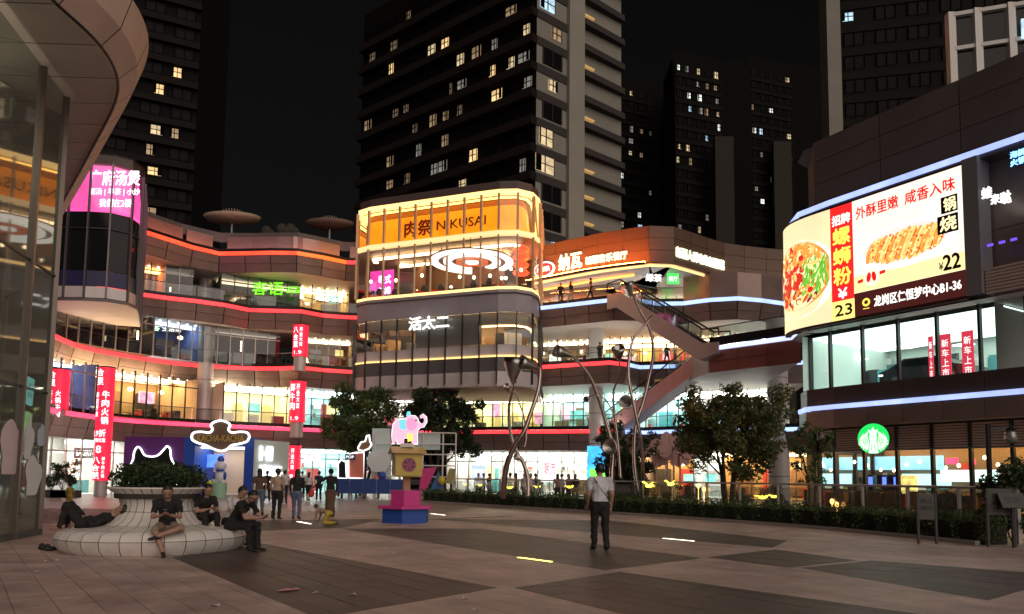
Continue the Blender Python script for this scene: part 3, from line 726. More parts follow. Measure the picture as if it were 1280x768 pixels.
for px in range(1015, 1240, 16): lb.ell(v3(cpt(px, rnd.uniform(1,5)), rnd.uniform(2.1,2.7)), (.08,.08,.1), 8, 5)
lb.build('pendant_lamp', pendant_m, bb_, True)
# first upper floor: showroom glass
ZS0, ZS1 = Z2+1.02, 9.15
SF = resample(offset(FR, .55), 1.75)
for i in range(len(SF)-1):
    a, b = SF[i], SF[i+1]; t = (b-a).normalized(); an = math.atan2(t.y, t.x)
    MB().quad(v3(a,ZS0), v3(b,ZS0), v3(b,ZS1), v3(a,ZS1)).build('pane', clear_glass, bb_)
    MB().box(v3(a, (ZS0+ZS1)/2), (.11,.22,ZS1-ZS0), an).build('mullion', frame_m, bb_)
i8 = idx_px(SF, 1243, 7); ix = idx_px(SF, 1003, 7)
Sq = resample([fpt(1002,-.6,7), fpt(1243,-.6,7)], 1.75); Bk = offset(Sq, 8); mb = MB(); strip(mb, Bk, ZS0, Bk, ZS1); mb.quad(v3(Sq[-1],ZS0), v3(Bk[-1],ZS0), v3(Bk[-1],ZS1), v3(Sq[-1],ZS1)); mb.quad(v3(Sq[0],ZS0), v3(Bk[0],ZS0), v3(Bk[0],ZS1), v3(Sq[0],ZS1))
strip(mb, Sq, ZS0-.02, Bk, ZS0-.02); strip(mb, Sq, ZS1+.02, Bk, ZS1+.02)
mb.build('room_wall', M('showroom_wall', (.78,.86,.81), .6, var=.06, scale=.4), bb_)
band(Sq, ZS1-.1, ZS1-.03, 6.6, .8).build('ceiling_light', E('showroom_light', (.82,1.,.90), 1.5, .15, .6), bb_)
for k, (px, d) in enumerate(((1115,3.0),(1125,3.4),(1045,5),(1200,5.))):
    p = [x for x in [offset(Sq, d)]][0]; q = p[idx_px(p, px, 8)]; MB().box(v3(q, ZS1-.75), (.7,.7,.06), .3).build('ceiling_panel', E('panel_white', (1.,1.,1.), 2.5), bb_)
fb = MB()
for px in range(1015, 1240, 7):
    p = fpt(px, -(.55+rnd.uniform(5.6,7.4)), 7); fb.box(v3(p, ZS0+.8), (rnd.uniform(.4,1.2),.5,rnd.uniform(1.0,1.6)), ang_r, rnd.choice([1,2,2,4,0]))
    p = fpt(px, -(.55+7.8), 7); fb.box(v3(p, ZS0+rnd.uniform(1,2)), (rnd.uniform(.3,1.),.1,rnd.uniform(.3,1.)), ang_r, rnd.choice([1,2,4,1]))
fb.build('showroom_furniture', fit_m, bb_, kind='stuff')
# red standing banners inside
for px, w in ((1162,.22),(1180,.5),(1208,.5)):
    p = fpt(px, -1.75, 7)
    t = thing('standing_banner', 'red standing banner with white characters inside the upstairs showroom', 'banner', tuple(v3(p, ZS0)), 'red banners in the showroom')
    fm = plane_map(v3(p, ZS0), v3(fd,0)); MB().prism([(-w/2,.1),(w/2,.1),(w/2,2.1),(-w/2,2.1)], fm, 0, .04).build('sheet', E('showroom_red', (.9,.05,.10), .7), t)
    mb = MB(); [write(mb, s, fm, -w*.3, w*.3, 1.5-k*.45, 1.85-k*.45, .045, 0, .01) for k, s in enumerate('新车上市')]; mb.build('lettering', white_sign, t)
    MB().box(v3(p, ZS0+.05), (w+.1,.3,.1), ang_r).build('foot', dark_metal, t)
# showroom car
cp = fpt(1150, -3.0, 7)
car = thing('show_car', 'dark car parked inside the upstairs showroom behind the red banners', 'car', tuple(v3(cp, ZS0)))
fm = plane_map(v3(cp, ZS0), v3(fd,0))
prof = [(-2.2,.35),(2.2,.35),(2.25,.75),(1.5,.92),(.7,1.38),(-.9,1.42),(-1.7,1.0),(-2.2,.85)]
MB().prism(prof, fm, -1.7, 0).build('body', M('car_paint', (.03,.03,.035), .15, coat=1.), car)
MB().prism([(.95,.98),(.6,1.3),(-.8,1.34),(-1.4,1.0)], fm, .0, .01).build('side_window', dark_glass, car)
for x in (-1.35, 1.35):
    w = MB(); w.prism(lens(.34,.34,18,x,.36), fm, -.2, .03); wo = w.build('wheel', M('rubber'), car); r_ = MB(); r_.prism(lens(.2,.2,12,x,.36), fm, .03, .05); r_.build('rim', steel, wo)
for x in (2.1, -2.12): h_ = MB(); h_.prism([(x-.12,.66),(x+.12,.66),(x+.1,.76),(x-.1,.76)], fm, .0, .02); h_.build('headlight', E('headlight_w', (1.,1.,1.), 1.2), car)
# upper body behind the billboard and the tall dark parapet
UP = resample(offset(FR, .3), 1.75)
bands('wall_panel', UP, 9.2, 12.2, .15, .25, panel_r); bands('wall_panel', UP, 12.23, 15.25, .15, .25, panel_r)
band(UP, 15.34, 15.58, .12, -.75).build('light_strip', E('right_strip', (.38,.48,1.), 1.1, .3, .35), bb_)
bands('canopy_panel', UP, 15.15, 15.66, 1.0, -.6, M('panel_dark_right'))
par_m = M('tall_parapet', (.115,.10,.095), .55, .1, var=.15, scale=.3)
TPp = resample(offset(FR, .1), 3.5)
for z0, z1 in ((15.7,16.9),(16.93,18.1),(18.13,19.2)):
    bands('parapet_panel', TPp, z0, z1, .2, 0, par_m)
S = MB(); Q1 = offset(FR, 11); strip(S, offset(FR,.2), 19.1, Q1, 19.1); S.build('roof', dark_floor, bb_)
S = MB(); strip(S, offset(FR,-.3), 9.17, offset(FR, 8.4), 9.17); S.build('soffit', soffit_m, bb_)
S = MB(); strip(S, offset(FR,.3), Z2-.98, offset(FR, 8.), Z2-.98); S.build('soffit', soffit_m, bb_)
# right end: pier, restaurant front with louvres
pr = fpt(1226, .1, 10)
MB().box(v3(pr, 12.3), (.62, 1.0, 5.9), ang_r).build('pier', M('pier_grey', (.26,.26,.28), .4, .3), bb_)
for k in range(8): 
    a, b = fpt(1234,.35,9), fpt(1300,.35,9); MB().beam(v3(a, 9.35+k*.14), v3(b, 9.35+k*.14), .1, .1).build('louvre_slat', louv, bb_)
for k in range(3):
    a = fpt(1241+k*15,.35,11); MB().box(v3(a, 11.35+.0*k), (.22,.06,.10), ang_r).build('violet_lamp', E('violet', (.22,.1,1.), .8), bb_)
# sign: three white brush characters, and a blue one above
fm = plane_map(v3(fpt(1236,.5,13), 13.0), v3(fd,0))
sign('white glowing three-character sign beside the billboard pier', [('蛙', fm, -.05, .32, .30, .75, .08, .03, white_sign), ('来', fm, .28, .60, -.05, .35, .08, .03, white_sign), ('哒', fm, .66, 1.02, -.15, .35, .08, .03, white_sign)])
fm = plane_map(v3(fpt(1272,.5,14), 14.35), v3(fd,0))
sign('small blue lit characters high on the bronze building', [('海鲜', fm, 0, .55, .28, .55, .06, .02, E('blue_chars', (.2,.5,1.), 2.2)), ('火锅', fm, 0, .55, -.05, .22, .06, .02, E('blue_chars', (.2,.5,1.), 2.2))])
# round green cafe emblem, seen edge on as a projecting disc
lg = thing('round_sign', 'round green and white cafe emblem with a crowned figure, lit from inside', 'sign', tuple(v3(fpt(1087,.4,3), 3.3)))
c0 = fpt(1087, .35, 3); sdv = Vector((ray(1087,400).y, -ray(1087,400).x)).normalized(); rdir = (fd*.75+sdv*.45).normalized()
zc0 = aty(1087, 548.5, c0.y).z; fm = plane_map(v3(c0, zc0), v3(rdir,0))
RB = .72
mb = MB(); mb.prism(lens(RB,RB,40), fm, -.22, 0); mb.build('drum', M('sign_black', (.01,.02,.015), .4), lg)
mb = MB(); mb.prism(lens(RB*.985,RB*.985,40), fm, .004, .02); mb.build('face', E('emblem_green', (.015,.62,.10), 1.1), lg)
ew = E('emblem_white', (.95,1.,.95), .8); mb = MB()
def P2(pts, d=.03): mb.prism([(x*RB, y*RB) for x, y in pts], fm, .022, d)
P2(lens(.24,.36,18,0,.08)); P2([(-.24,.34),(.24,.34),(.30,.62),(.13,.5),(0,.78),(-.13,.5),(-.30,.62)], .031)
P2([(-.2,-.15),(.2,-.15),(.3,-.95),(-.3,-.95)], .032)
for s in (-1, 1):
    for k in range(5):       # locks of wavy hair
        x0 = s*(.34+.10*k); pts = [(x0+s*.05*math.sin(q*1.4), .46-.08*k-q*.235) for q in range(7 if k < 3 else 5)]
        poly = [(x-.033, y) for x, y in pts]+[(x+.033, y) for x, y in pts[::-1]]
        poly = [(x, y) for x, y in poly if x*x+y*y < .96]
        if len(poly) > 3: P2(poly, .033)
    for k in range(5): P2([(s*(.45+.1*k), -.50+.10*k-.06), (s*(.93-.02*k*k), -.3+.17*k-.08), (s*(.93-.02*k*k), -.3+.17*k), (s*(.45+.1*k), -.50+.10*k)], .034)
mb.build('emblem_figure', ew, lg)
mb = MB(); gk = lambda pts: mb.prism([(x*RB, y*RB) for x, y in pts], fm, .036, .04)
for s in (-1, 1): gk(lens(.05,.018,8,s*.09,.16)); gk([(s*.05,-.35),(s*.09,-.35),(s*.14,-.8),(s*.10,-.8)])
gk(lens(.07,.02,8,0,-.1)); gk(lens(.02,.05,8,0,.04)); mb.build('emblem_lines', E('emblem_green'), lg)
MB().beam(v3(c0, zc0), v3(c0+fin_*1.0, zc0), .08, .08).build('bracket', dark_metal, lg)

# ---- LED billboard wrapped round the corner
led = thing('led_billboard', 'curved LED billboard with noodle bowl, sliced chicken and prices', 'billboard', tuple(v3(FR[6], 9.2)))
LPth = resample(offset(FP, -.55), .10); n0 = min(range(len(LPth)), key=lambda i: pix(v3(LPth[i], 12))[0])
n1 = idx_px(LPth, 1206, 12.5); LPth = LPth[n0:n1+1]; LPth = [LPth[0]-fin_*0]+LPth[1:]
Ls = [0.]
for a, b in zip(LPth, LPth[1:]): Ls.append(Ls[-1]+(b-a).length)
LN_ = Ls[-1]; HB, HT = 9.35, 15.05
def smap(x, y, d=0.):
    x = max(0., min(LN_-1e-4, x)); j = 0
    j = min(len(Ls)-2, max(0, int(np.searchsorted(Ls, x))-1)); t = (x-Ls[j])/(Ls[j+1]-Ls[j])
    p = LPth[j].lerp(LPth[j+1], t); tt = (LPth[min(j+2,len(LPth)-1)]-LPth[max(j-1,0)]).normalized()
    return v3(p+Vector((tt.y, -tt.x))*d, HB+y)
def sx(px): return Ls[idx_px(LPth, px, 12)]
H_ = HT-HB
def sheet(x0, x1, y0, y1, d, mat, name):
    n = max(1, int((x1-x0)/.35)); mb = MB()
    for i in range(n):
        a, b = x0+(x1-x0)*i/n, x0+(x1-x0)*(i+1)/n; mb.quad(smap(a,y0,d), smap(b,y0,d), smap(b,y1,d), smap(a,y1,d))
    return mb.build(name, mat, led)
fr_m = M('billboard_frame', (.05,.02,.02), .5)
band(LPth, HB-.12, HT+.12, .3, .01).build('casing', fr_m, led)
xa, xb = sx(1040), sx(1067)
cream_p = E('screen_cream', (1.,.84,.48), .82, .10, .25); white_p = E('screen_white', (1.,.92,.76), .92, .08, .3)
sheet(0, xa, 0, H_, .01, cream_p, 'screen_panel'); sheet(xb, LN_, 1.15, H_, .01, white_p, 'screen_panel')
sheet(xa, xb, .95, H_, .01, E('screen_red', (.85,.02,.02), .95), 'screen_panel'); sheet(xa-.01, xb, 0, .95, .012, E('screen_yellow', (1.,.78,.22), 1.0), 'screen_panel')
sheet(xb, LN_, .02, 1.14, .012, E('screen_brown', (.06,.012,.010), .8), 'caption_band')
sheet(xb, LN_, 1.16, 1.95, .014, E('screen_yellow2', (1.,.80,.36), 1.0), 'screen_panel')
def scr(text, x0, x1, y0, y1, mat, bold=.03, nm='lettering', d=.03): mb = MB(); write(mb, text, smap, x0, x1, y0, y1, d, 0, bold); mb.build(nm, mat, led)
s_red = E('s_red', (.75,.012,.012), .9); s_white = E('s_white', (1,.97,.9), 1.3); s_black = M('s_black', (.008,.006,.005), .5); s_yel = E('s_yellow', (1.,.72,.10), 1.1)
wx = xb-xa
scr('招牌', xa+wx*.1, xb-wx*.1, H_-.95, H_-.45, s_white)
for k, s in enumerate('螺蛳粉'): scr(s, xa+wx*.12, xb-wx*.12, H_-1.95-k*1.0, H_-1.12-k*1.0, s_yel, .035)
scr('¥', xa+wx*.3, xb-wx*.3, 1.05, 1.55, s_white); scr('23', xa+wx*.15, xb-wx*.1, .2, .75, s_black)
wR = LN_-xb; fx = lambda px: sx(px)
scr('外酥里嫩', fx(1071), fx(1126), H_-.98, H_-.38, s_red, .022); scr('咸香入味', fx(1133), fx(1197), H_-.98, H_-.38, s_red, .022)
bx0, bx1 = fx(1175), fx(1199)
for k, s in enumerate('锅烧'):
    x0, x1 = bx0-(.08 if k else -.1), bx1; sheet(x0, x1, H_-1.92-k*.88, H_-1.18-k*.82, .066, s_black, 'black_box'); scr(s, x0+.12, x1-.08, H_-1.84-k*.86, H_-1.26-k*.82, E('s_cream', (1.,.85,.45), 1.1), .03, d=.07)
scr('¥', fx(1173), fx(1177.5), 1.35, 1.68, s_black, .02); scr('22', fx(1180), fx(1200), 1.3, 1.95, s_black, .04)
scr('龙岗区仁恒梦中心B1-36', fx(1092), fx(1199), .32, .82, s_white, .025)
for r0, m_, dd in ((.2, s_yel, .03), (.1, E('screen_brown'), .034)):
    mb = MB(); x_ = fx(1081); mb.prism(lens(r0,r0,14,x_,.62), smap, dd-.004, dd); mb.build('pin_mark', m_, led)
sheet(fx(1081)-.16, fx(1081)+.16, .3, .34, .03, s_yel, 'pin_mark')
# plate of sliced chicken
plate = E('plate_white', (1.,.92,.93), 1.25); x0p, x1p = fx(1074), fx(1194); cxp = (x0p+x1p)/2; wp = (x1p-x0p)/2
mb = MB(); mb.prism(lens(wp,1.02,36,cxp,2.92,.02), smap, .016, .02); mb.build('plate', plate, led)
mb = MB(); mb.prism(lens(wp*.9,.84,36,cxp,2.98,.02), smap, .021, .024); mb.build('plate_well', E('plate_shade', (.9,.76,.70), .9), led)
rnd = random.Random(5); foods = [E('f1', (.95,.34,.06), .9, .5, 9.), E('f2', (1.,.55,.16), 1., .4, 9.), E('f3', (.70,.10,.02), .8, .5, 9.), E('f4', (1.,.75,.35), 1., .3, 9.)]
for k in range(13):
    x = cxp-wp*.72+wp*1.44*k/12; h = .50+.30*math.sin(pi*(k+.8)/14)
    mb = MB(); mb.prism(lens(.20,h,18,x,2.92+.05*math.sin(k*1.3),-.42), smap, .026+.002*k, .03+.002*k); mb.build('chicken_slice', foods[k%2], led)
    mb = MB(); mb.prism(lens(.055,h*.86,14,x+.09,2.95,-.42), smap, .031+.002*k, .0315+.002*k); mb.build('crispy_edge', foods[2 if k%2 else 3], led)
    for q in range(9):
        xx, yy = x+rnd.uniform(-.2,.2), 2.92+rnd.uniform(-.8,.8)*h; mb = MB(); mb.prism(lens(rnd.uniform(.03,.08),rnd.uniform(.03,.07),7,xx,yy,rnd.random()*3), smap, .058, .0585+.0003*q); mb.build('crumb', foods[rnd.randrange(4)], led)
# red round stamp
mb = MB(); mb.prism(lens(.40,.40,26,fx(1088),1.75), smap, .03, .034); mb.build('stamp', E('stamp_cream', (1.,.8,.6), 1.), led)
mb = MB()
for s in (-1,1): mb.prism(lens(.11,.24,14,fx(1088)+s*.13,1.78,s*.15), smap, .036, .04)
for s in (-1,1): mb.prism([(fx(1088)+s*.55-.14,1.68+s*.1),(fx(1088)+s*.55+.14,1.72+s*.1),(fx(1088)+s*.55+.14,1.88+s*.1),(fx(1088)+s*.55-.14,1.84+s*.1)], smap, .036, .04)
mb.build('stamp_marks', s_red, led)
# noodle bowl on the curved end
xm = xa*.52
mb = MB(); mb.prism([(max(0,min(xa-.02,x)),y) for x, y in lens(xa*.60,2.05,36,xm-.15,2.55,.0)], smap, .016, .02); mb.build('bowl', E('bowl_white', (1.,.80,.74), 1.05), led)
mb = MB(); mb.prism([(max(0,min(xa-.1,x)),y) for x, y in lens(xa*.53,1.75,36,xm-.18,2.72)], smap, .022, .026); mb.build('broth', E('broth', (.95,.30,.05), .85, .5, 5.), led)
fcol = foods+[E('f_green', (.16,.55,.05), .8, .4, 8.), E('f_red', (.75,.03,.02), .8, .4, 8.), E('f_purple', (.25,.02,.08), .7, .4, 8.)]
for k in range(300):
    a = rnd.random()*2*pi; r = math.sqrt(rnd.random()); x = xm-.18+xa*.50*r*math.cos(a); y = 2.75+1.62*r*math.sin(a)
    c = 0 if y > 3.3 else (4 if (x > xm+.25 and y > 1.6) else (5 if y > 2.1 else rnd.choice([6,5,2])))
    if rnd.random() < .3: c = rnd.choice([0,1,3,5])
    if c == 4: po = lens(.05, rnd.uniform(.2,.45), 8, x, y, rnd.uniform(-.8,.4))
    elif c in (5,2) and rnd.random() < .5: po = lens(.17,.16,10,x,y)
    else: po = lens(rnd.uniform(.10,.28), rnd.uniform(.05,.11), 9, x, y, rnd.random()*3)
    mb = MB(); mb.prism([(max(0,min(xa-.05,q)),w) for q, w in po], smap, .03, .031+.0001*k); mb.build('topping', fcol[c], led)
# ================================================================= near glass building at the left
gb = thing('glass_building', 'tall dark glass building with a sweeping curved bronze canopy', 'building', (-11.2, 17., 0))
w0 = atz(0, 677.5); w1 = atz(48, 668.5); wd = Vector((w1.x-w0.x, w1.y-w0.y)).normalized(); 
wa = Vector((w1.x, w1.y)); wst = wa-wd*9.0
# the wall runs towards the camera side, turns at its far corner
mid = wa-wd*1.42
far = wa+Vector((-5.5, 4.5))
nodes = [wst+wd*k for k in (0,2.5,5.0)]+[mid, wa]+[wa+(far-wa)*k for k in (.25,.5,.75,1.)]
front_glass = glass('front_glass', (.66,.72,.66), .09, (.34,.36,.30), .55)
Ht = 10.9
zt_ = [.12, 3.4, 6.3, Ht]
for i in range(len(nodes)-1):
    a, b = nodes[i], nodes[i+1]; t = (b-a).normalized()
    for z0, z1 in zip(zt_, zt_[1:]):
        MB().quad(v3(a+t*.02,z0+.02), v3(b-t*.02,z0+.02), v3(b-t*.02,z1-.02), v3(a+t*.02,z1-.02)).build('pane', front_glass, gb)
for i, p in enumerate(nodes):
    q = nodes[min(i+1,len(nodes)-1)]; t = (q-nodes[max(i-1,0)]).normalized()
    MB().box(v3(p, Ht/2), (.09,.16,Ht), math.atan2(t.y,t.x)).build('mullion', M('bronze_mullion', (.16,.13,.11), .35, .6), gb)
for z in zt_[1:-1]:
    mb = MB(); [mb.beam(v3(nodes[i],z), v3(nodes[i+1],z), .05, .05) for i in range(len(nodes)-1)]; mb.build('transom', dark_metal, gb)
band([Vector(p) for p in nodes], 0, .14, .3, -.08).build('plinth', M('plinth_dark', (.05,.05,.05), .5), gb)
inn = Vector((-wd.y, wd.x))
# inside: ribbed curtain with a lit pelmet, dark back wall, floors
cq = [wst+wd*k+inn*2.0 for k in np.linspace(0, 7.6, 60)]
mb = MB(); zz = [p+inn*(.06 if k%2 else -.06) for k, p in enumerate(cq)]; strip(mb, zz, .2, zz, 9.75); mb.build('ribbed_curtain', M('curtain', (.62,.62,.54), .8), gb)
MB().beam(v3(cq[0]-inn*.25,9.85), v3(cq[-1]-inn*.25,9.85), .12, .10).build('pelmet_light', E('pelmet', (1.,.92,.72), 9.), gb)
MB().quad(v3(wst+inn*5,0), v3(far+inn*1.5,0), v3(far+inn*1.5,Ht), v3(wst+inn*5,Ht)).build('room_wall', M('room_dim', (.10,.095,.085), .8), gb)
# cloud stickers on the glass
st = [M('sticker_white', (.86,.9,.92), .5), M('sticker_pink', (.85,.68,.70), .5), M('sticker_blue', (.62,.74,.9), .5)]
def cloud(label, cx, cz, w, h, m, seg):
    fm = plane_map(v3(wa-wd*cx, cz), v3(wd,0)); rn = random.Random(seg); n = 22; pts = []
    for i in range(n):
        a = 2*pi*i/n; r = 1+.16*math.sin(a*seg+1)+.08*math.sin(a*5); y = math.sin(a)*r*h/2; pts.append((math.cos(a)*r*w/2, max(y, -h*.38)))
    mb = MB(); mb.prism(pts, fm, .012, .018); mb.build('window_sticker', m, None, label=label, cat='sticker')
cloud('pale pink cloud sticker on the dark glass', 1.75, 1.95, 1.1, 1.35, st[1], 3)
cloud('white peaked cloud sticker low on the dark glass', .55, 1.35, .85, 1.05, st[0], 3)
cloud('small blue cloud sticker at the glass edge', .22, 2.35, .42, .62, st[2], 2)
cloud('white cloud sticker behind the green lit sign', .95, 2.2, .55, 1.1, st[0], 4)
for k, (z, c, nm) in enumerate(((3.35,(.35,.95,.9),'cyan'),(2.55,(.35,1.,.25),'green'))):
    fm = plane_map(v3(wa-wd*.85, z), v3(wd,0)); t = thing('window_sign', f'small {nm} lit sign behind the dark glass', 'sign', tuple(v3(wa-wd*.85, z)))
    MB().prism([(-.18,-.28),(.2,-.32),(.24,.3),(-.1,.34),(-.18,.2)], fm, -.12, -.06).build('panel', E('ws_'+nm, c, .55), t)
    mb = MB(); [write(mb, s, fm, -.1, .14, .06-q*.2, .2-q*.2, -.055, 0, 0) for q, s in enumerate(('茶饮','新品'))]; mb.build('lettering', M('ws_ink', (.02,.08,.08), .5), t)
# canopy: soffit panels and leaning fascia
zC = Ht+.05
edge_px = [(20,-55),(62,0),(98,28),(125,55),(143,82),(149,104),(144,130),(128,162),(105,205),(82,247),(60,285),(40,315)]
CE = resample(smooth_path([atz(x, y, zC) for x, y in edge_px], 8), .29)
CE = relax(CE, 6)
canopy_m = M('canopy_fascia', (.80,.60,.49), .5, .0, var=.12, scale=.5, bump=.03); sof2 = M('canopy_soffit', (.66,.56,.50), .5, .0, var=.1, scale=.6)
sgn = 1 if (offset(CE,.5)[len(CE)//2]-CE[len(CE)//2]).x < 0 else -1
CO = offset(CE, -.62*sgn); CM = offset(CE, -.40*sgn); inner = [Vector((p.x-4.2, p.y-.15)) for p in CE]
for i in range(0, len(CE)-5, 5):
    sl = lambda X: [X[i].lerp(X[i+1], .05)]+X[i+1:i+5]+[X[i+4].lerp(X[i+5], .95)]
    mb = MB(); strip(mb, sl(CE), zC, sl(CM), zC+.45); strip(mb, sl(CM), zC+.45, sl(CO), zC+1.15); bk = offset(CE, .1*sgn); strip(mb, sl(bk), zC+.02, sl(CE), zC)
    mb.build('canopy_fascia_panel', canopy_m, gb, True)
    mb = MB(); strip(mb, [p+Vector((-.08,0)) for p in sl(CE)], zC+.03, sl(inner), zC+.03); mb.build('canopy_soffit_panel', sof2, gb)
mb = MB(); strip(mb, CO, zC+1.16, inner, zC+1.16); strip(mb, offset(CE,.12*sgn), zC+.08, inner, zC+.08); mb.build('canopy_deck', M('canopy_dark', (.02,.018,.016), .7), gb)
mb = MB().tube([v3(p, zC-.0) for p in CE], .035, 6); mb.build('canopy_rim', dark_metal, gb)

# ================================================================= residential towers
M('frame_far', (.004,.004,.004), .9, spec=.02)
def face_tower(t, a, b, z0, z1, fh, bay, wall_m, slab_m, win_m, lit, seed, ledge=.7, pier=None, wfrac=.62, hfrac=.5, litc=None):
    """one face of a tower from a to b (plan): wall, floor ledges, window openings; lit windows are objects of their own"""
    a = Vector(a); b = Vector(b); d = (b-a).normalized(); L = (b-a).length; nn = Vector((d.y, -d.x))
    if nn.dot(-a) < 0: nn = -nn
    nb = max(1, int(L/bay)); nf = int((z1-z0)/fh); rn = random.Random(seed); bw = L/nb
    mb = MB(); mb.quad(v3(a,z0), v3(b,z0), v3(b,z1), v3(a,z1)); mb.build('wall', wall_m, t)
    dk = MB(); fr = MB()
    for f in range(nf):
        zf = z0+f*fh
        if ledge:
            lb = MB(); c = (a+b)/2+nn*(ledge/2); lb.box(v3(c, zf), (L, ledge, fh*.30), math.atan2(d.y, d.x)); lb.build('balcony_ledge', slab_m, t)
        for k in range(nb):
            p = a+d*bw*(k+.5); w, h = bw*wfrac, fh*hfrac; zc_ = zf+fh*.55
            fm = lambda x, y, dd: v3(p+d*x+nn*dd, zc_+y)
            if rn.random() < lit:
                w *= rn.uniform(.45,1.); h *= rn.uniform(.6,1.); p = p+d*rn.uniform(-.25,.25)*bw
                wn = MB(); wn.prism([(-w/2,-h/2),(w/2,-h/2),(w/2,h/2),(-w/2,h/2)], fm, .02, .10)
                c = rn.choice(litc or LITC); o = wn.build('window', c, t)
                g = MB(); g.prism([(-.05,-h/2),(.05,-h/2),(.05,h/2),(-.05,h/2)], fm, .105, .16); g.prism([(-w/2,-.04),(w/2,-.04),(w/2,.05),(-w/2,.05)], fm, .10, .155)
                cw = rn.uniform(.08,.34)*w; sd2 = rn.choice((-1,1)); g.prism([(sd2*w/2-(cw if sd2 > 0 else 0),-h/2),(sd2*w/2+(0 if sd2 > 0 else cw),-h/2),(sd2*w/2+(0 if sd2 > 0 else cw),h/2),(sd2*w/2-(cw if sd2 > 0 else 0),h/2)], fm, .11, .14)
                g.build('window_frame', M('frame_far'), o)
            else:
                dk.prism([(-w/2,-h/2),(w/2,-h/2),(w/2,h/2),(-w/2,h/2)], fm, .02, .08)
            for x in (-w/2, 0, w/2): fr.prism([(x-.05,-h/2-.05),(x+.05,-h/2-.05),(x+.05,h/2+.05),(x-.05,h/2+.05)], fm, .165, .2)
    dk.build('dark_windows', win_m, t, kind='stuff'); fr.build('window_frames', M('frame_far', (.004,.004,.004), .9, spec=.02) if wall_m != conc_tower else M('alu', (.04,.04,.04), .7, spec=.1), t, kind='stuff')
LITC = [E('win_warm', (1.,.66,.30), .75, .55, .8), E('win_warm2', (1.,.78,.45), .45, .6, .8), E('win_white', (.95,1.,.92), .6, .6, .8), E('win_dim', (1.,.7,.4), .16, .5, .8), E('win_dim2', (.9,.9,.8), .12, .5, .8), E('win_faint', (1.,.75,.5), .06, .5, .8)]*1
LITW = [E('win_white'), E('win_cool', (.55,.8,1.), .7, .6, .8), E('win_dim2'), E('win_dim'), E('win_dim2'), E('win_white2', (.9,1.,.85), 1.3, .5, .8), E('win_warm2')]
conc_tower = M('tower_concrete', (.25,.24,.21), .8, spec=.05, var=.12, scale=.15)
tower_dark = M('tower_dark', (.008,.0065,.006), .7, spec=.05, var=.2, scale=.1); slab_dk = M('tower_slab', (.020,.016,.015), .8, spec=.03)
win_dk = M('window_dark', (.006,.006,.007), .4, spec=.06); slab_mid = M('slab_mid', (.055,.05,.05), .7, spec=.05)
# centre tower
ct = thing('apartment_tower', 'tall apartment tower with pale concrete end wall behind the orange-topped block', 'building', (2.3, 80, 0))
c0_, cl_, cr_ = Vector((2.3,80)), Vector((-21.4,99)), Vector((13.2,89))
face_tower(ct, cl_, c0_, 3, 66, 3.2, 2.4, tower_dark, slab_dk, win_dk, .34, 5, .9, litc=[E('win_warm'), E('win_warm2'), E('win_dim'), E('win_dim2'), E('win_faint'), E('win_faint'), E('win_dim'), E('win_faint')])
dR = (cr_-c0_).normalized(); s1, s2 = c0_+dR*4.7, c0_+dR*7.2
nR = Vector((dR.y, -dR.x))
face_tower(ct, c0_, s1, 3, 66, 3.2, 4.4, conc_tower, slab_mid, win_dk, .22, 9, .12, hfrac=.62, litc=[E('win_warm2'), E('win_dim'), E('win_cool'), E('win_warm2')])
MB().quad(v3(s1+nR*.5,3), v3(s2+nR*.5,3), v3(s2+nR*.5,66), v3(s1+nR*.5,66)).build('blank_wall', M('tower_pale', (.30,.29,.25), .8, spec=.05, var=.1, scale=.15), ct)
MB().quad(v3(s1,3), v3(s1+nR*.5,3), v3(s1+nR*.5,66), v3(s1,66)).build('blank_wall', conc_tower, ct)
s2i = s2-nR*.3
MB().quad(v3(s2i,3), v3(cr_,3), v3(cr_,66), v3(s2i,66)).build('end_wall', conc_tower, ct)
for f in range(19):
    z = 4.8+f*3.2; MB().box(v3((s2+cr_)/2+nR*.15, z), ((cr_-s2).length, 1.0, .75), math.atan2(dR.y,dR.x)).build('balcony_ledge', slab_mid, ct)
    if f % 2 == 0 or f in (9,): 
        MB().box(v3(s2+dR*.9+nR*.2, z+.95), (1.6,.5,.22), math.atan2(dR.y,dR.x)).build('slot_window', E('slot_warm', (1.,.6,.2), .8 if f in (8,9,12,14) else .3), ct)
MB().quad(v3(cr_,3), v3(cr_+Vector((-2,12)),3), v3(cr_+Vector((-2,12)),66), v3(cr_,66)).build('side_wall', conc_tower, ct)
# left tower
t2 = thing('apartment_tower', 'dark apartment tower with a few lit windows behind the round pink-sign corner', 'building', (-50, 103, 0))
face_tower(t2, Vector((-66,97)), Vector((-47.5,106)), 3, 78, 3.1, 3.6, M('tower_ink', (.008,.0075,.008), .7, spec=.05), M('ink_slab', (.016,.014,.014), .7, spec=.05), win_dk, .20, 23, .7, litc=[E('win_warm'), E('win_warm2'), E('win_dim')])
MB().quad(v3((-47.5,106),3), v3((-45.6,112),3), v3((-45.6,112),78), v3((-47.5,106),78)).build('side_wall', M('tower_ink'), t2)
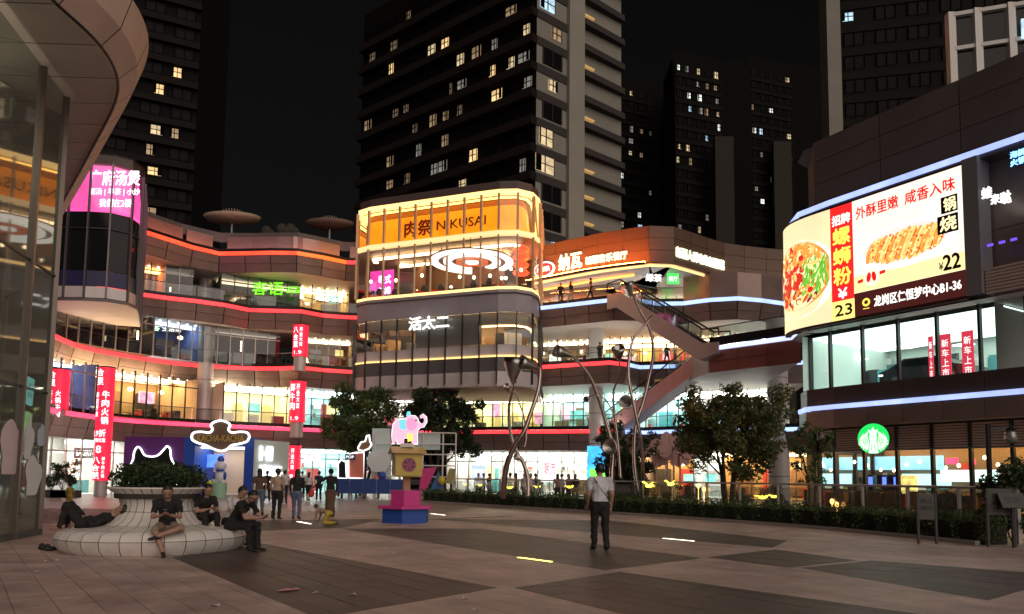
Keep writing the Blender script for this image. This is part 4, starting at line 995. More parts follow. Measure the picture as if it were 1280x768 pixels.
# far towers on the right
def far_tower(label, px0, px1, Y, top_y, seed, lit, fins=()):
    a, b = aty(px0, top_y, Y), aty(px1, top_y, Y+6)
    t = thing('far_tower', label, 'building', (a.x, Y, 0), 'far apartment towers')
    face_tower(t, (a.x,Y), (b.x,Y+6), 3, a.z, 2.9, 2.3, M('far_ink', (.007,.0065,.006), .8, spec=.05), M('far_slab', (.011,.0105,.010), .8, spec=.05), win_dk, lit, seed, .25, litc=LITW, wfrac=.45, hfrac=.5)
    for (q0, q1, yt) in fins:
        u, w = aty(q0, yt, Y-1.5), aty(q1, yt, Y-1.5); MB().box(((u.x+w.x)/2, Y-1.2, u.z/2), (w.x-u.x, 1.6, u.z)).build('pale_fin', M('fin_pale', (.045,.042,.036), .8, spec=.05), t)
    MB().box(((a.x+b.x)/2, Y+8, a.z/2), (b.x-a.x-.4, 9, a.z-.5)).build('core', M('far_ink'), t)
far_tower('far tower with scattered white windows right beside the pale concrete end wall', 770, 842, 165, 92, 31, .34)
far_tower('far tower with pale vertical fins and clustered white windows', 843, 935, 150, 62, 33, .30, [(893,916,172)])
far_tower('far dark tower half hidden by the tall bronze parapet', 936, 1020, 172, 70, 35, .24, [(966,988,178)])
# tower behind the billboard building
t4 = thing('apartment_tower', 'dark grid-windowed tower with a pale concrete pier behind the billboard building', 'building', (45, 88, 0))
a, b = aty(1046, 0, 90), aty(1340, 0, 84)
face_tower(t4, (a.x,90), (b.x,84), 3, 72, 3.1, 3.3, M('tower_green', (.012,.012,.010), .7, spec=.05), M('green_slab', (.014,.014,.012), .7, spec=.05), win_dk, .05, 44, .15, litc=[E('win_cool'), E('win_warm2')])
pa_ = aty(1033, 80, 88.5); pb_ = aty(1050, 80, 88.5); MB().box(((pa_.x+pb_.x)/2, 89.2, 36), (pb_.x-pa_.x, 2.2, 70)).build('pier', conc_tower, t4)
# white frame pavilion on the billboard building's roof
rf = thing('roof_pavilion', 'white framed glass pavilion on top of the bronze billboard building', 'pavilion', tuple(aty(1190, 90, 40)))
Yp = 40.; zb = 18.9
xs = [aty(q, 60, Yp).x for q in (1189,1216,1250,1300)]; ztop = aty(1190, 30, Yp).z; zmid = aty(1190, 63, Yp).z
dy = -.33
for i, x in enumerate(xs):
    MB().box((x, Yp+dy*(x-xs[0]), (zb+ztop+.6)/2), (.4,.4,ztop+.6-zb)).build('post', white_paint, rf)
    if i:
        x0 = xs[i-1]
        for z in (ztop+.45, zmid): MB().beam((x0,Yp+dy*(x0-xs[0])-.05,z), (x,Yp+dy*(x-xs[0])-.05,z), .25, .22).build('beam', white_paint, rf)
        MB().quad((x0,Yp+dy*(x0-xs[0])+.05,zb), (x,Yp+dy*(x-xs[0])+.05,zb), (x,Yp+dy*(x-xs[0])+.05,ztop+.3), (x0,Yp+dy*(x0-xs[0])+.05,ztop+.3)).build('pane', dark_glass, rf)
MB().box((xs[2]+.6, Yp-1.3, zmid+.5), (.5,.1,1.1)).build('lit_window', E('win_cool'), rf)
# fan canopies on the left wing roof
def fan(label, px, py, Y, r, m):
    c = aty(px, py, Y); t = thing('roof_canopy', label, 'canopy', tuple(c-Vector((0,0,2.2))))
    MB().lathe([(.1,-.1),(r*.5,.0),(r*.9,.25),(r,.55),(r*.92,.6),(r*.5,.25),(.1,.1)], c, 28, sy=.6).build('shell', m, t, True)
    for k in range(15):
        a = pi*(.08+.84*k/14); mb = MB().beam(c+Vector((0,0,.05)), c+Vector((math.cos(a)*r*.55, -.2, .25+math.sin(a)*r*.40)), .06, .05, up=(0,1,0)); mb.build('rib', M('rib_warm', (.45,.36,.24), .5), t)
    MB().tube([c-Vector((0,0,2.2)), c], .12, 8).build('post', grey_metal, t)
fan('pale fan-ribbed canopy lit warm on the left wing roof', 290, 279, 63, 2.5, M('shell_tan', (.34,.28,.20), .7))
fan('dim brown canopy on the left wing roof, close to the orange-topped block', 412, 286, 65, 2.2, M('shell_brown', (.15,.10,.08), .7))
for k, (px, py, Y) in enumerate(((352,287,64),(363,287,64.5),(333,290,64))):
    c = aty(px, py, Y); mb = MB().ell(c, (.5,.4,.55), 9, 6); mb.ell(c+Vector((.4,.1,-.2)), (.4,.35,.4), 9, 6); mb.box(c-Vector((0,0,.7)), (.6,.5,.5))
    mb.build('roof_planter', M('roof_bush', (.04,.04,.03), .9), None, label='small dark potted bush on the left wing roof', cat='plant', group='bushes on the roof')
# ================================================================= plaza paving
e1 = Vector((.60,-.80)).normalized(); e2 = Vector((-e1.y, e1.x))
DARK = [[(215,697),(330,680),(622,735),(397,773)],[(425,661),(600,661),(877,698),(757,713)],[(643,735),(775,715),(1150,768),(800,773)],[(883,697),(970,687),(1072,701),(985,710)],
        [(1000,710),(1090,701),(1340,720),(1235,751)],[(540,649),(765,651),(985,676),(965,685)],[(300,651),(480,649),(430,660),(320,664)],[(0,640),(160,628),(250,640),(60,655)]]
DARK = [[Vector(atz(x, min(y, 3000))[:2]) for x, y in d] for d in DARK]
def inside(p, poly):
    c = False; j = len(poly)-1
    for i in range(len(poly)):
        a, b = poly[i], poly[j]
        if (a.y > p.y) != (b.y > p.y) and p.x < (b.x-a.x)*(p.y-a.y)/(b.y-a.y)+a.x: c = not c
        j = i
    return c
def clip(poly, conv):
    A = sum(a.x*b.y-b.x*a.y for a, b in zip(conv, conv[1:]+conv[:1])); C_ = conv if A > 0 else conv[::-1]; out = poly
    for a, b in zip(C_, C_[1:]+C_[:1]):
        src = out; out = []; e = b-a; sd_ = lambda p: e.x*(p.y-a.y)-e.y*(p.x-a.x)
        for p, q in zip(src, src[1:]+src[:1]):
            u, v = sd_(p), sd_(q)
            if u >= 0: out.append(p)
            if u*v < 0: out.append(p.lerp(q, u/(u-v)))
        if len(out) < 3: return []
    return out
def ground_mat(name, c, rough, brick=False):
    m = M(name, c, rough, var=.30, scale=1.3, bump=.22, world=True, spec=.3)
    n = m.node_tree.nodes; l = m.node_tree.links; b = n['Principled BSDF']; src = b.inputs['Base Color'].links[0].from_socket    # wear and stains over many stones
    g2 = n.new('ShaderNodeNewGeometry'); n2 = n.new('ShaderNodeTexNoise'); n2.inputs['Scale'].default_value = .22; n2.inputs['Detail'].default_value = 7; n2.inputs['Roughness'].default_value = .7; n2.inputs['Distortion'].default_value = .6
    r2 = n.new('ShaderNodeMapRange'); r2.inputs[1].default_value = .35; r2.inputs[2].default_value = .62; r2.inputs[3].default_value = .72; r2.inputs[4].default_value = 1.1
    m2 = n.new('ShaderNodeMix'); m2.data_type = 'RGBA'; m2.blend_type = 'MULTIPLY'; m2.inputs[0].default_value = 1
    l.new(g2.outputs['Position'], n2.inputs['Vector']); l.new(n2.outputs[0], r2.inputs[0]); l.new(src, m2.inputs[6]); l.new(r2.outputs[0], m2.inputs[7]); l.new(m2.outputs[2], b.inputs['Base Color'])
    if brick:
        for q in m.node_tree.nodes:
            if q.type == 'BUMP': q.inputs['Strength'].default_value = .03
        n = m.node_tree.nodes; l = m.node_tree.links; b = n['Principled BSDF']; src = b.inputs['Base Color'].links[0].from_socket
        tc = n.new('ShaderNodeTexCoord'); mp = n.new('ShaderNodeMapping'); mp.inputs['Rotation'].default_value = (0,0,-math.atan2(e1.y,e1.x)); br = n.new('ShaderNodeTexBrick')
        br.inputs['Scale'].default_value = 1; br.inputs['Brick Width'].default_value = 1.2; br.inputs['Row Height'].default_value = .4; br.inputs['Mortar Size'].default_value = .012
        br.inputs['Color1'].default_value = (1,1,1,1); br.inputs['Color2'].default_value = (.75,.75,.75,1); br.inputs['Mortar'].default_value = (.35,.35,.35,1)
        mx = n.new('ShaderNodeMix'); mx.data_type = 'RGBA'; mx.blend_type = 'MULTIPLY'; mx.inputs[0].default_value = 1
        l.new(tc.outputs['Object'], mp.inputs[0]); l.new(mp.outputs[0], br.inputs[0]); l.new(src, mx.inputs[6]); l.new(br.outputs[0], mx.inputs[7]); l.new(mx.outputs[2], b.inputs['Base Color'])
    return m
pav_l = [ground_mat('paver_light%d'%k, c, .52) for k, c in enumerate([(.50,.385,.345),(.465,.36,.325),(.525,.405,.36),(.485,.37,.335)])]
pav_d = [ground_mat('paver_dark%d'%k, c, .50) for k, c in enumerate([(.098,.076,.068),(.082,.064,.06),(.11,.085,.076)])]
gp = MB(); gp.quad((-260,-40,-.012), (260,-40,-.012), (260,340,-.012), (-260,340,-.012))
plaza = gp.build('plaza', M('joint', (.16,.125,.11), .8), None, kind='structure')
LOC[plaza] = plaza.location.copy()
fs = MB()
fs.quad((-90,30,-.004), (90,30,-.004), (90,75,-.004), (-90,75,-.004))
far_sheet = fs.build('far_paving', ground_mat('far_paving', (.36,.27,.24), .34, True), plaza)
PL, PW = 1.2, .40; pieces = []
for i in range(-60, 70):
    for j in range(-100, 110):
        c = e1*((i+.5*(j%2))*PL)+e2*(j*PW)+Vector((0,16))
        if c.y < 5.5 or c.y > 31 or abs(c.x) > c.y*.80+1.5: continue
        pieces.append(c)
pieces.sort(key=lambda c: c.length)
rot = math.atan2(e1.y, e1.x)
unit = {}
def paver_mesh(m):
    if m not in unit:
        x, y, b = PL/2-.004, PW/2-.004, .004
        v = [(-x,-y,-.01),(x,-y,-.01),(x,y,-.01),(-x,y,-.01),(-x,-y,-.003),(x,-y,-.003),(x,y,-.003),(-x,y,-.003),(-x+b,-y+b,0),(x-b,-y+b,0),(x-b,y-b,0),(-x+b,y-b,0)]
        f = [(0,1,5,4),(1,2,6,5),(2,3,7,6),(3,0,4,7),(4,5,9,8),(5,6,10,9),(6,7,11,10),(7,4,8,11),(8,9,10,11)]
        me = bpy.data.meshes.new('paver'); me.from_pydata(v, [], f); me.materials.append(m); unit[m] = me
    return unit[m]
vis = [c for c in pieces if 0 <= pix(v3(c,0))[0] <= 1280 and pix(v3(c,0))[1] < 775]
near = set(id(c) for c in vis[:300])
rest = MB(); rn = random.Random(2); allm = pav_l+pav_d
for c in pieces:
    x, y = PL/2-.004, PW/2-.004; cor = [c+e1*a*x+e2*b*y for a, b in ((-1,-1),(1,-1),(1,1),(-1,1))]
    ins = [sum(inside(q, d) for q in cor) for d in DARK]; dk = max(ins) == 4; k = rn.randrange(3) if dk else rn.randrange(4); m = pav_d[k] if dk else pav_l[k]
    tilt = rn.uniform(-.0012,.0012)
    if not dk:                                       # stones cut where the dark field begins
        for d in DARK:
            cl = clip(cor, d)
            if len(cl) >= 3:
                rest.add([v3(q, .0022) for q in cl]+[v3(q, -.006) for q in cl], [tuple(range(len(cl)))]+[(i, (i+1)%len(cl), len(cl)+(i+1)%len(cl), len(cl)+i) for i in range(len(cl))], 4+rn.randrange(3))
    if id(c) in near:
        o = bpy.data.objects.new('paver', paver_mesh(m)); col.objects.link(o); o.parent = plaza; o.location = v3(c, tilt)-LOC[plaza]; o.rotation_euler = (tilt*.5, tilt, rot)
    else:
        V = [v3(q, tilt) for q in cor]
        rest.add(V+[p-Vector((0,0,.012)) for p in V], [(0,1,2,3),(0,4,5,1),(1,5,6,2),(2,6,7,3),(3,7,4,0)], allm.index(m))
rest.build('distant_pavers', allm, plaza, kind='stuff')
dr = MB(); a, b = atz(488,651.5), atz(640,645.5); dr.beam(v3(a,.003), v3(b,.003), .14, .012); dr.build('dark_ground_strip', M('dark_strip', (.015,.015,.015), .5, .5), plaza)  # thin dark strip laid across the paving

# in-ground light bars, scraps of paper
def bar(label, p0, p1, m, g=None):
    a, b = atz(*p0), atz(*p1); t = thing('ground_light', label, 'light', (a.x,a.y,0), g)
    MB().beam(v3(a,.004), v3(b,.004), .09, .016).build('lens', m, t); MB().beam(v3(a,.001), v3(b,.001), .15, .012).build('frame', dark_metal, t)
barw = E('bar_white', (1.,.86,.66), 3.); bary = E('bar_yellow', (1.,.85,.16), 3.)
bar('yellow glowing light bar set in the dark paving', (648,697.5), (689,703), bary)
bar('warm white light bar set in the light paving past the standing man', (829,673.5), (867,677), barw)
bar('warm white light bar beside the lying child', (372,652.5), (388,655.5), barw)
bar('warm white light bar by the blue base of the elephant post', (539,642.5), (556,644.5), barw)
bar('warm white light bar in front of the hedge', (924,647.3), (944,648.5), barw)
def scrap(px, py, w, h, m, label, g=None, rz=0.):
    p = atz(px, py); mb = MB(); pts = [(-w,-h),(w*.6,-h*1.1),(w,h*.4),(w*.1,h),(-w*.8,h*.5)]
    mb.add([(p.x+x*math.cos(rz)-y*math.sin(rz), p.y+x*math.sin(rz)+y*math.cos(rz), .006+.02*((k%2))) for k, (x, y) in enumerate(pts)], [(0,1,2),(0,2,3),(0,3,4)]); mb.build('paper_scrap', m, None, label=label, cat='litter', group=g)
paper = M('paper', (.7,.64,.6), .7); papink = M('paper_pink', (.8,.35,.38), .7)
scrap(356,739,.10,.09,papink,'crumpled pink paper on the dark paving'); scrap(368,738,.08,.07,papink,'smaller pink paper scrap touching the crumpled pink one')
for k, (x, y) in enumerate(((394,742),(482,686),(491,692),(582,749),(595,763),(270,758),(46,716),(58,702),(70,701),(708,671),(712,677),(441,744))):
    scrap(x, y, .07 if k in (1,4,5,6) else .05, .04, paper, 'small white paper scrap on the paving', 'paper scraps on the paving', k*1.1)

# ================================================================= planter bench
pc = Vector((-7.12, 15.0, 0))
pl_t = thing('planter_bench', 'white tiled flaring planter with a round bench foot', 'bench', tuple(pc))
prof = [(1.62,.0),(1.74,.12),(1.77,.26),(1.70,.38),(1.50,.43),(1.22,.445),(1.0,.49),(.82,.60),(.71,.75),(.67,.90),(.72,1.04),(.84,1.14),(.93,1.20)]
MB().lathe([(r-.02,z) for r, z in prof]+[(.80,1.2),(.78,1.0),(.01,1.0)], pc, 48).build('core', M('tile_joint', (.09,.08,.075), .8), pl_t, True)
tile_m = M('bench_tile', (.74,.71,.67), .36, var=.14, scale=2.5); rows_ = [(0,2),(2,4),(4,6),(6,8),(8,10),(10,12)]; NT = 30
for k, (a, b) in enumerate(rows_):
    pr_ = prof[a:b+1]; mb = MB(); g = .007/prof[a][0]
    pp = [(pr_[0][0], pr_[0][1]+.004)]+pr_[1:-1]+[(pr_[-1][0], pr_[-1][1]-.004)]
    # split between the rows at the true profile, tile kept a hair short
    d0 = Vector((pr_[1][0]-pr_[0][0], pr_[1][1]-pr_[0][1])).normalized()*.006; d1 = Vector((pr_[-2][0]-pr_[-1][0], pr_[-2][1]-pr_[-1][1])).normalized()*.006
    pp[0] = (pr_[0][0]+d0.x, pr_[0][1]+d0.y); pp[-1] = (pr_[-1][0]+d1.x, pr_[-1][1]+d1.y)
    mb.lathe(pp, (0,0,0), 2, a0=g, a1=2*pi/NT-g); me = bpy.data.meshes.new('tile'); me.from_pydata([list(v) for v in mb.v], [], mb.f); me.materials.append(tile_m); me.polygons.foreach_set('use_smooth', [True]*len(mb.f))
    for j in range(NT):
        o = bpy.data.objects.new('tile', me); col.objects.link(o); o.parent = pl_t; o.rotation_euler = (0,0,2*pi*(j+.5*(k%2)*0)/NT)
rim = MB().lathe([(.94,1.195),(.94,1.225),(.80,1.225),(.80,1.19)], pc, 48); rim.build('rim', tile_m, pl_t)
leaf_mats = {}
def leaf_mat(name, c, c2, tr=.25):
    if name in MATS: return MATS[name]
    m = bpy.data.materials.new(name); m.use_nodes = True; MATS[name] = m; n = m.node_tree.nodes; l = m.node_tree.links; b = n['Principled BSDF']
    ge = n.new('ShaderNodeTexCoord'); no = n.new('ShaderNodeTexNoise'); no.inputs['Scale'].default_value = 2.2; no.inputs['Detail'].default_value = 4
    rp = n.new('ShaderNodeMix'); rp.data_type = 'RGBA'; rp.inputs[6].default_value = (*c,1); rp.inputs[7].default_value = (*c2,1)
    mr = n.new('ShaderNodeMapRange'); mr.inputs[1].default_value = .35; mr.inputs[2].default_value = .65
    l.new(ge.outputs['Object'], no.inputs[0]); l.new(no.outputs[0], mr.inputs[0]); l.new(mr.outputs[0], rp.inputs[0]); l.new(rp.outputs[2], b.inputs['Base Color']); b.inputs['Roughness'].default_value = .5
    ts = n.new('ShaderNodeBsdfTranslucent'); l.new(rp.outputs[2], ts.inputs[0]); mx = n.new('ShaderNodeMixShader'); mx.inputs[0].default_value = tr
    l.new(b.outputs[0], mx.inputs[1]); l.new(ts.outputs[0], mx.inputs[2]); l.new(mx.outputs[0], n['Material Output'].inputs[0])
    return m
def leaves(centres, n, size, seed, squash=.8):
    """leaf blades spread through clumps; centres: (x, y, z, radius)"""
    r = np.random.default_rng(seed); C = np.array(centres, float); w = C[:,3]**2; k = r.choice(len(C), n, p=w/w.sum())
    d = r.normal(size=(n,3)); d /= np.linalg.norm(d, axis=1)[:,None]; rad = r.random(n)**.45
    p = C[k,:3]+d*(C[k,3]*rad)[:,None]*np.array([1,1,squash])
    t = r.normal(size=(n,3)); t[:,2] -= .3; t /= np.linalg.norm(t, axis=1)[:,None]; u = np.cross(t, r.normal(size=(n,3))); u /= np.linalg.norm(u, axis=1)[:,None]
    s = size*r.uniform(.6,1.35,n)[:,None]; v = np.stack([p-t*s, p+u*s*.42, p+t*s, p-u*s*.42], 1).reshape(-1,3)
    mb = MB(); mb.v = [tuple(x) for x in v.tolist()]; mb.f = [(4*i,4*i+1,4*i+2,4*i+3) for i in range(n)]; mb.m = [0]*n
    return mb
bush_leaf = leaf_mat('bush_leaf', (.025,.05,.018), (.05,.085,.03))
sh = thing('shrub', 'clipped dark green shrub filling the white planter bench', 'plant', (pc.x, pc.y, 1.0))
cs = [(pc.x+.62*math.cos(a), pc.y+.62*math.sin(a), 1.40+.06*math.sin(5*a), .33) for a in np.linspace(0,2*pi,12)]+[(pc.x+.3*math.cos(a), pc.y+.3*math.sin(a), 1.52, .30) for a in np.linspace(0,2*pi,6)]
leaves(cs, 5200, .045, 4).build('foliage', bush_leaf, sh, kind='stuff')
mb = MB()
for k in range(9): a = k*.7; mb.tube([(pc.x+.2*math.cos(a), pc.y+.2*math.sin(a), 1.0), (pc.x+.5*math.cos(a), pc.y+.5*math.sin(a), 1.42)], .012, 5)
mb.build('stems', M('twig', (.06,.04,.025), .8), sh)

# ================================================================= elephant post
kc = atz(503, 655); kc.y += .7; kx_ = Vector((kc.x, kc.y, 0)); S_ = kc.y/F
kt = thing('sign_post', 'yellow bird-house post on pink and blue hexagon steps with a pink elephant sign', 'sign post', tuple(kx_))
blue_p = M('blue_board', (.02,.08,.38), .5, var=.08, scale=2.); pink_p = M('pink_board', (.62,.05,.28), .5, var=.08, scale=2.); yel_p = M('yellow_board', (.55,.42,.10), .55, var=.12, scale=2.)
def hexa(r, z0, z1, m, nm, n=6, a0=pi/6): 
    mb = MB(); pts = [(r*math.cos(a0+2*pi*i/n), r*math.sin(a0+2*pi*i/n)) for i in range(n)]; mb.prism(pts, lambda x, y, d: kx_+Vector((x,y,d)), z0, z1); mb.build(nm, m, kt)
hexa(.80,0,.46,blue_p,'base_step'); hexa(.96,.462,.55,pink_p,'step_top'); hexa(.53,.552,1.04,pink_p,'upper_step')
MB().box(kx_+Vector((0,0,1.28)), (.22,.22,.48), .3).build('pole', M('tan_pole', (.42,.22,.13), .6), kt)
hb = MB(); hb.box(kx_+Vector((0,0,1.87)), (.86,.86,.72), .30); hbo = hb.build('house_box', yel_p, kt)
MB().box(kx_+Vector((0,0,1.50)), (.72,.72,.05), .30).build('house_floor', yel_p, kt)
R_ = Matrix.Rotation(.30, 3, 'Z')
mb = MB(); rr = [(-.56,-.56,2.23),(.56,-.56,2.23),(.56,.56,2.23),(-.56,.56,2.23),(-.56,0,2.46),(.56,0,2.46)]
mb.add([kx_+R_@Vector(p) for p in rr], [(0,1,5,4),(2,3,4,5),(0,4,3),(1,2,5),(0,3,2,1)]); mb.build('roof', M('roof_tan', (.50,.36,.12), .6), kt)
fmk = lambda x, y, d: kx_+R_@Vector((x, -.432-d, 1.87+y))
mb = MB()
for k in range(6): mb.prism(lens(.09,.12,12,.14*math.cos(k*pi/3),.14*math.sin(k*pi/3),k*pi/3), fmk, 0, .02)
mb.prism(lens(.08,.08,14), fmk, .02, .03); mb.build('flower_emblem', M('flower', (.30,.08,.16), .5), kt)
MB().box(kx_+Vector((0,0,2.50)), (.42,.30,.12), 0).build('sign_foot', white_paint, kt)
fe0 = plane_map(kx_+Vector((0,-.05,2.99)), (1,0,0)); fe = lambda x, y, d=0.: fe0(x*.93, y*.93, d)
el_p = E('elephant_pink', (1.,.52,.70), .75); el_w = E('elephant_white', (1.,.94,.96), 1.0); el_t = E('elephant_teal', (.18,.62,.72), .9); el_d = M('elephant_line', (.15,.03,.06), .5)
body = [(-.52,.0),(-.50,.22),(-.38,.36),(-.15,.40),(-.02,.46),(.0,.62),(.10,.52),(.25,.52),(.35,.42),(.38,.32),(.45,.24),(.56,.28),(.58,.40),(.50,.47),(.44,.42),(.42,.52),(.52,.58),(.64,.48),(.66,.30),(.55,.12),(.44,.10),(.36,.02),(.34,-.14),(.36,-.46),(.16,-.46),(.14,-.26),(-.10,-.26),(-.12,-.46),(-.34,-.46),(-.36,-.30),(-.44,-.46),(-.52,-.46),(-.54,-.2)]
def grow(poly, g):
    cx = sum(p[0] for p in poly)/len(poly); cy_ = sum(p[1] for p in poly)/len(poly); return [(cx+(x-cx)*g, cy_+(y-cy_)*g) for x, y in poly]
eo = MB(); eo.prism(grow(body,1.05), fe, -.06, 0); ep = eo.build('elephant', el_w, kt)
mb = MB(); mb.prism(body, fe, .004, .03); mb.build('elephant_face', el_p, ep)
mb = MB(); mb.prism(lens(.20,.22,20,.14,.22), fe, .034, .05); mb.build('ear', E('ear_pink', (1.,.30,.50), .9), ep)
mb = MB(); mb.prism([(-.30,.36),(-.05,.38),(-.02,.1),(-.1,.02),(-.28,.06)], fe, .034, .045); mb.prism([(-.06,.5),(.12,.54),(.08,.68),(-.02,.66)], fe, .034, .05); mb.build('saddle', el_t, ep)
mb = MB(); mb.prism([(.0,-.1),(.2,-.12),(.2,-.36),(.02,-.4)], fe, .034, .045); mb.build('yellow_patch', E('el_yellow', (1.,.75,.12), 1.), ep)
mb = MB(); mb.prism(lens(.03,.04,10,.30,.36), fe, .05, .06); mb.prism([(-.56,-.46),(-.53,-.46),(-.60,.1),(-.5,.34),(-.53,.36),(-.63,.1)], fe, .0, .05); mb.build('dark_line', el_d, ep)
# ================================================================= pop-up booths
def slab_map(px, py, Y, right=(1,0,0)): return plane_map(aty(px, py, Y), right)
YB = 47.0
def bx(px, Y=YB): return aty(px, 600, Y).x
neon = E('neon_white', (.95,.97,1.), 1.8)
pb = thing('popup_booth', 'deep purple pop-up booth with a glowing cat outline', 'booth', (bx(195), YB, 0))
x0, x1, x2 = bx(153), bx(228), bx(316); hB = aty(190, 546, YB).z
MB().box(((x0+x1)/2, YB+1.6, hB/2), (x1-x0, 3.2, hB)).build('wall', M('purple_board', (.10,.02,.17), .5, var=.1, scale=.6), pb)
fm = plane_map((0,YB-.02,0), (1,0,0))
cat_px = [(161,606),(160,590),(166,576),(168,565),(172,559),(176,561),(181,569),(190,571),(198,569),(205,562),(209,558),(213,562),(214,572),(219,585),(222,600),(221,608)]
cp_ = [aty(x, y, YB-.1) for x, y in cat_px]; cs_ = smooth_path([(p.x, p.z) for p in cp_], 5)
MB().tube([(p.x, YB-.12, p.y) for p in cs_], .055, 6).build('neon_outline', neon, pb)
mb = MB(); mb.prism([(p.x,p.y) for p in cs_], lambda x, y, d: Vector((x, YB-.05-d, y)), 0, .03); mb.build('cat_panel', M('cat_dark', (.012,.012,.014), .25), pb)
kb = thing('popup_booth', 'bright blue pop-up booth with an open lit front under a cloud-shaped sign', 'booth', (bx(272), YB, 0))
blue_b = M('booth_blue', (.015,.07,.40), .45, var=.08, scale=.6)
MB().box((x1+.35, YB+1.6, hB/2), (.7,3.2,hB)).build('side_wall', blue_b, kb); MB().box((x2-.3, YB+1.6, hB/2), (.6,3.2,hB)).build('side_wall', blue_b, kb)
MB().box(((x1+x2)/2, YB+1.6, hB-.28), (x2-x1-.02,3.18,.55)).build('header', blue_b, kb)
MB().box(((x1+x2)/2, YB+3.1, hB/2), (x2-x1-1.3,.1,hB)).build('back_wall', M('booth_back', (.70,.55,.40), .6), kb)
MB().box(((x1+x2)/2, YB+1.5, .12), (x2-x1+.4,4.0,.2)).build('platform', M('booth_floor', (.5,.42,.42), .5), kb)
MB().box(((x1+x2)/2, YB+1.6, hB-.62), (x2-x1-1.5,1.6,.08)).build('ceiling_light', E('booth_light', (1.,.88,.66), 3.5), kb)
MB().box((x1+1.15, YB+2.0, 2.35), (1.3,.1,.85)).build('screen', E('booth_screen', (.08,.2,.9), 1.2, .5, 2.), kb)
sp = [Vector((x2+.01, YB, 0)), Vector((x2+1.3, YB+3.1, 0))]
MB().quad(v3(sp[0],.1), v3(sp[1],.1), v3(sp[1],hB*.97), v3(sp[0],hB*.97)).build('side_panel', M('booth_pale', (.55,.62,.58), .5), kb)
fms = plane_map(v3(sp[0],0)+Vector((.02,-.02,0)), (sp[1]-sp[0])); mb = MB()
write(mb, 'HI', fms, .5, 1.6, 2.4, 3.3, .02, .1, .02); write(mb, '潮玩', fms, .5, 2.6, .9, 2.1, .02, .1, .02); mb.build('lettering', neon, kb)
# cloud sign
ks = thing('neon_sign', 'cloud-shaped bronze sign with a white glowing outline on the blue booth', 'sign', tuple(aty(276, 560, YB-.3)))
o = [(240,545),(243,541),(252,540),(262,541),(266,537),(264,532),(268,528),(276,526),(284,528),(288,532),(286,537),(290,541),(300,540),(309,541),(312,546),(309,552),(300,555),(290,557),(284,562),(276,564),(266,561),(258,557),(248,554),(241,550)]
Yk = YB-.35; pt = [aty(x, y, Yk) for x, y in o]; sm = smooth_path([(p.x,p.z) for p in pt+[pt[0]]], 4)
fk = lambda x, y, d: Vector((x, Yk-d, y))
mb = MB(); mb.prism([(p.x,p.y) for p in sm[:-1]], fk, -.15, .02); mb.build('board', M('sign_bronze', (.16,.10,.07), .5), ks)
MB().tube([fk(p.x, p.y, .05) for p in sm], .07, 6).build('neon_outline', neon, ks)
a, b = aty(247, 552, Yk), aty(305, 552, Yk); mb = MB(); write(mb, 'KACHA-KACHA', fk, a.x, b.x, a.z, a.z+.42, .03, .05, .03); mb.build('lettering', M('sign_gold', (.50,.36,.10), .5), ks)
MB().box((bx(276), Yk+.25, aty(276,548,Yk).z), (.6,.4,.3)).build('bracket', dark_metal, ks)
# statue on the green pedestal
sx_ = bx(275, 46.2); stt = thing('figurine_statue', 'blue and white toy-like figure on a pale green pedestal', 'statue', (sx_, 46.2, 0))
MB().lathe([(.01,0),(.42,0),(.42,.95),(.01,.95)], (sx_,46.2,0), 20).build('pedestal', M('pedestal_green', (.30,.55,.38), .5), stt)
mb = MB(); mb.ell((sx_,46.2,1.35), (.32,.26,.42), 12, 8); mb.ell((sx_-.16,46.2,1.05), (.13,.15,.16), 8, 6); mb.ell((sx_+.16,46.2,1.05), (.13,.15,.16), 8, 6); mb.build('body', M('fig_white', (.72,.74,.8), .3), stt, True)
mb = MB(); mb.ell((sx_,46.2,2.0), (.36,.32,.34), 12, 8); mb.build('head', M('fig_white'), stt, True)
mb = MB(); mb.ell((sx_,46.2,2.38), (.22,.2,.26), 10, 6); mb.ell((sx_,46.12,1.72), (.30,.28,.09), 10, 5); mb.ell((sx_-.34,46.1,1.4), (.1,.1,.26), 8, 6); mb.ell((sx_+.34,46.1,1.4), (.1,.1,.26), 8, 6); mb.build('hat_and_arms', M('fig_blue', (.03,.09,.45), .3), stt, True)
for k, (px, c, nm, h) in enumerate(((255,(.12,.14,.75),'blue',1.3),(262,(.62,.72,.08),'lime',1.0),(249,(.40,.06,.45),'violet',1.2))):
    x = bx(px, 46.6); mb = MB(); mb.ell((x,46.6,h*.35), (.28,.25,h*.36), 10, 7); mb.ell((x,46.6,h*.82), (.24,.22,.26), 10, 7); mb.ell((x-.16,46.6,h*.82+.24), (.07,.06,.13), 7, 5); mb.ell((x+.16,46.6,h*.82+.24), (.07,.06,.13), 7, 5)
    mb.build('toy_figure', M('toy_'+nm, c, .3), None, True, label=f'{nm} rounded toy figure standing in the booth front', cat='toy')
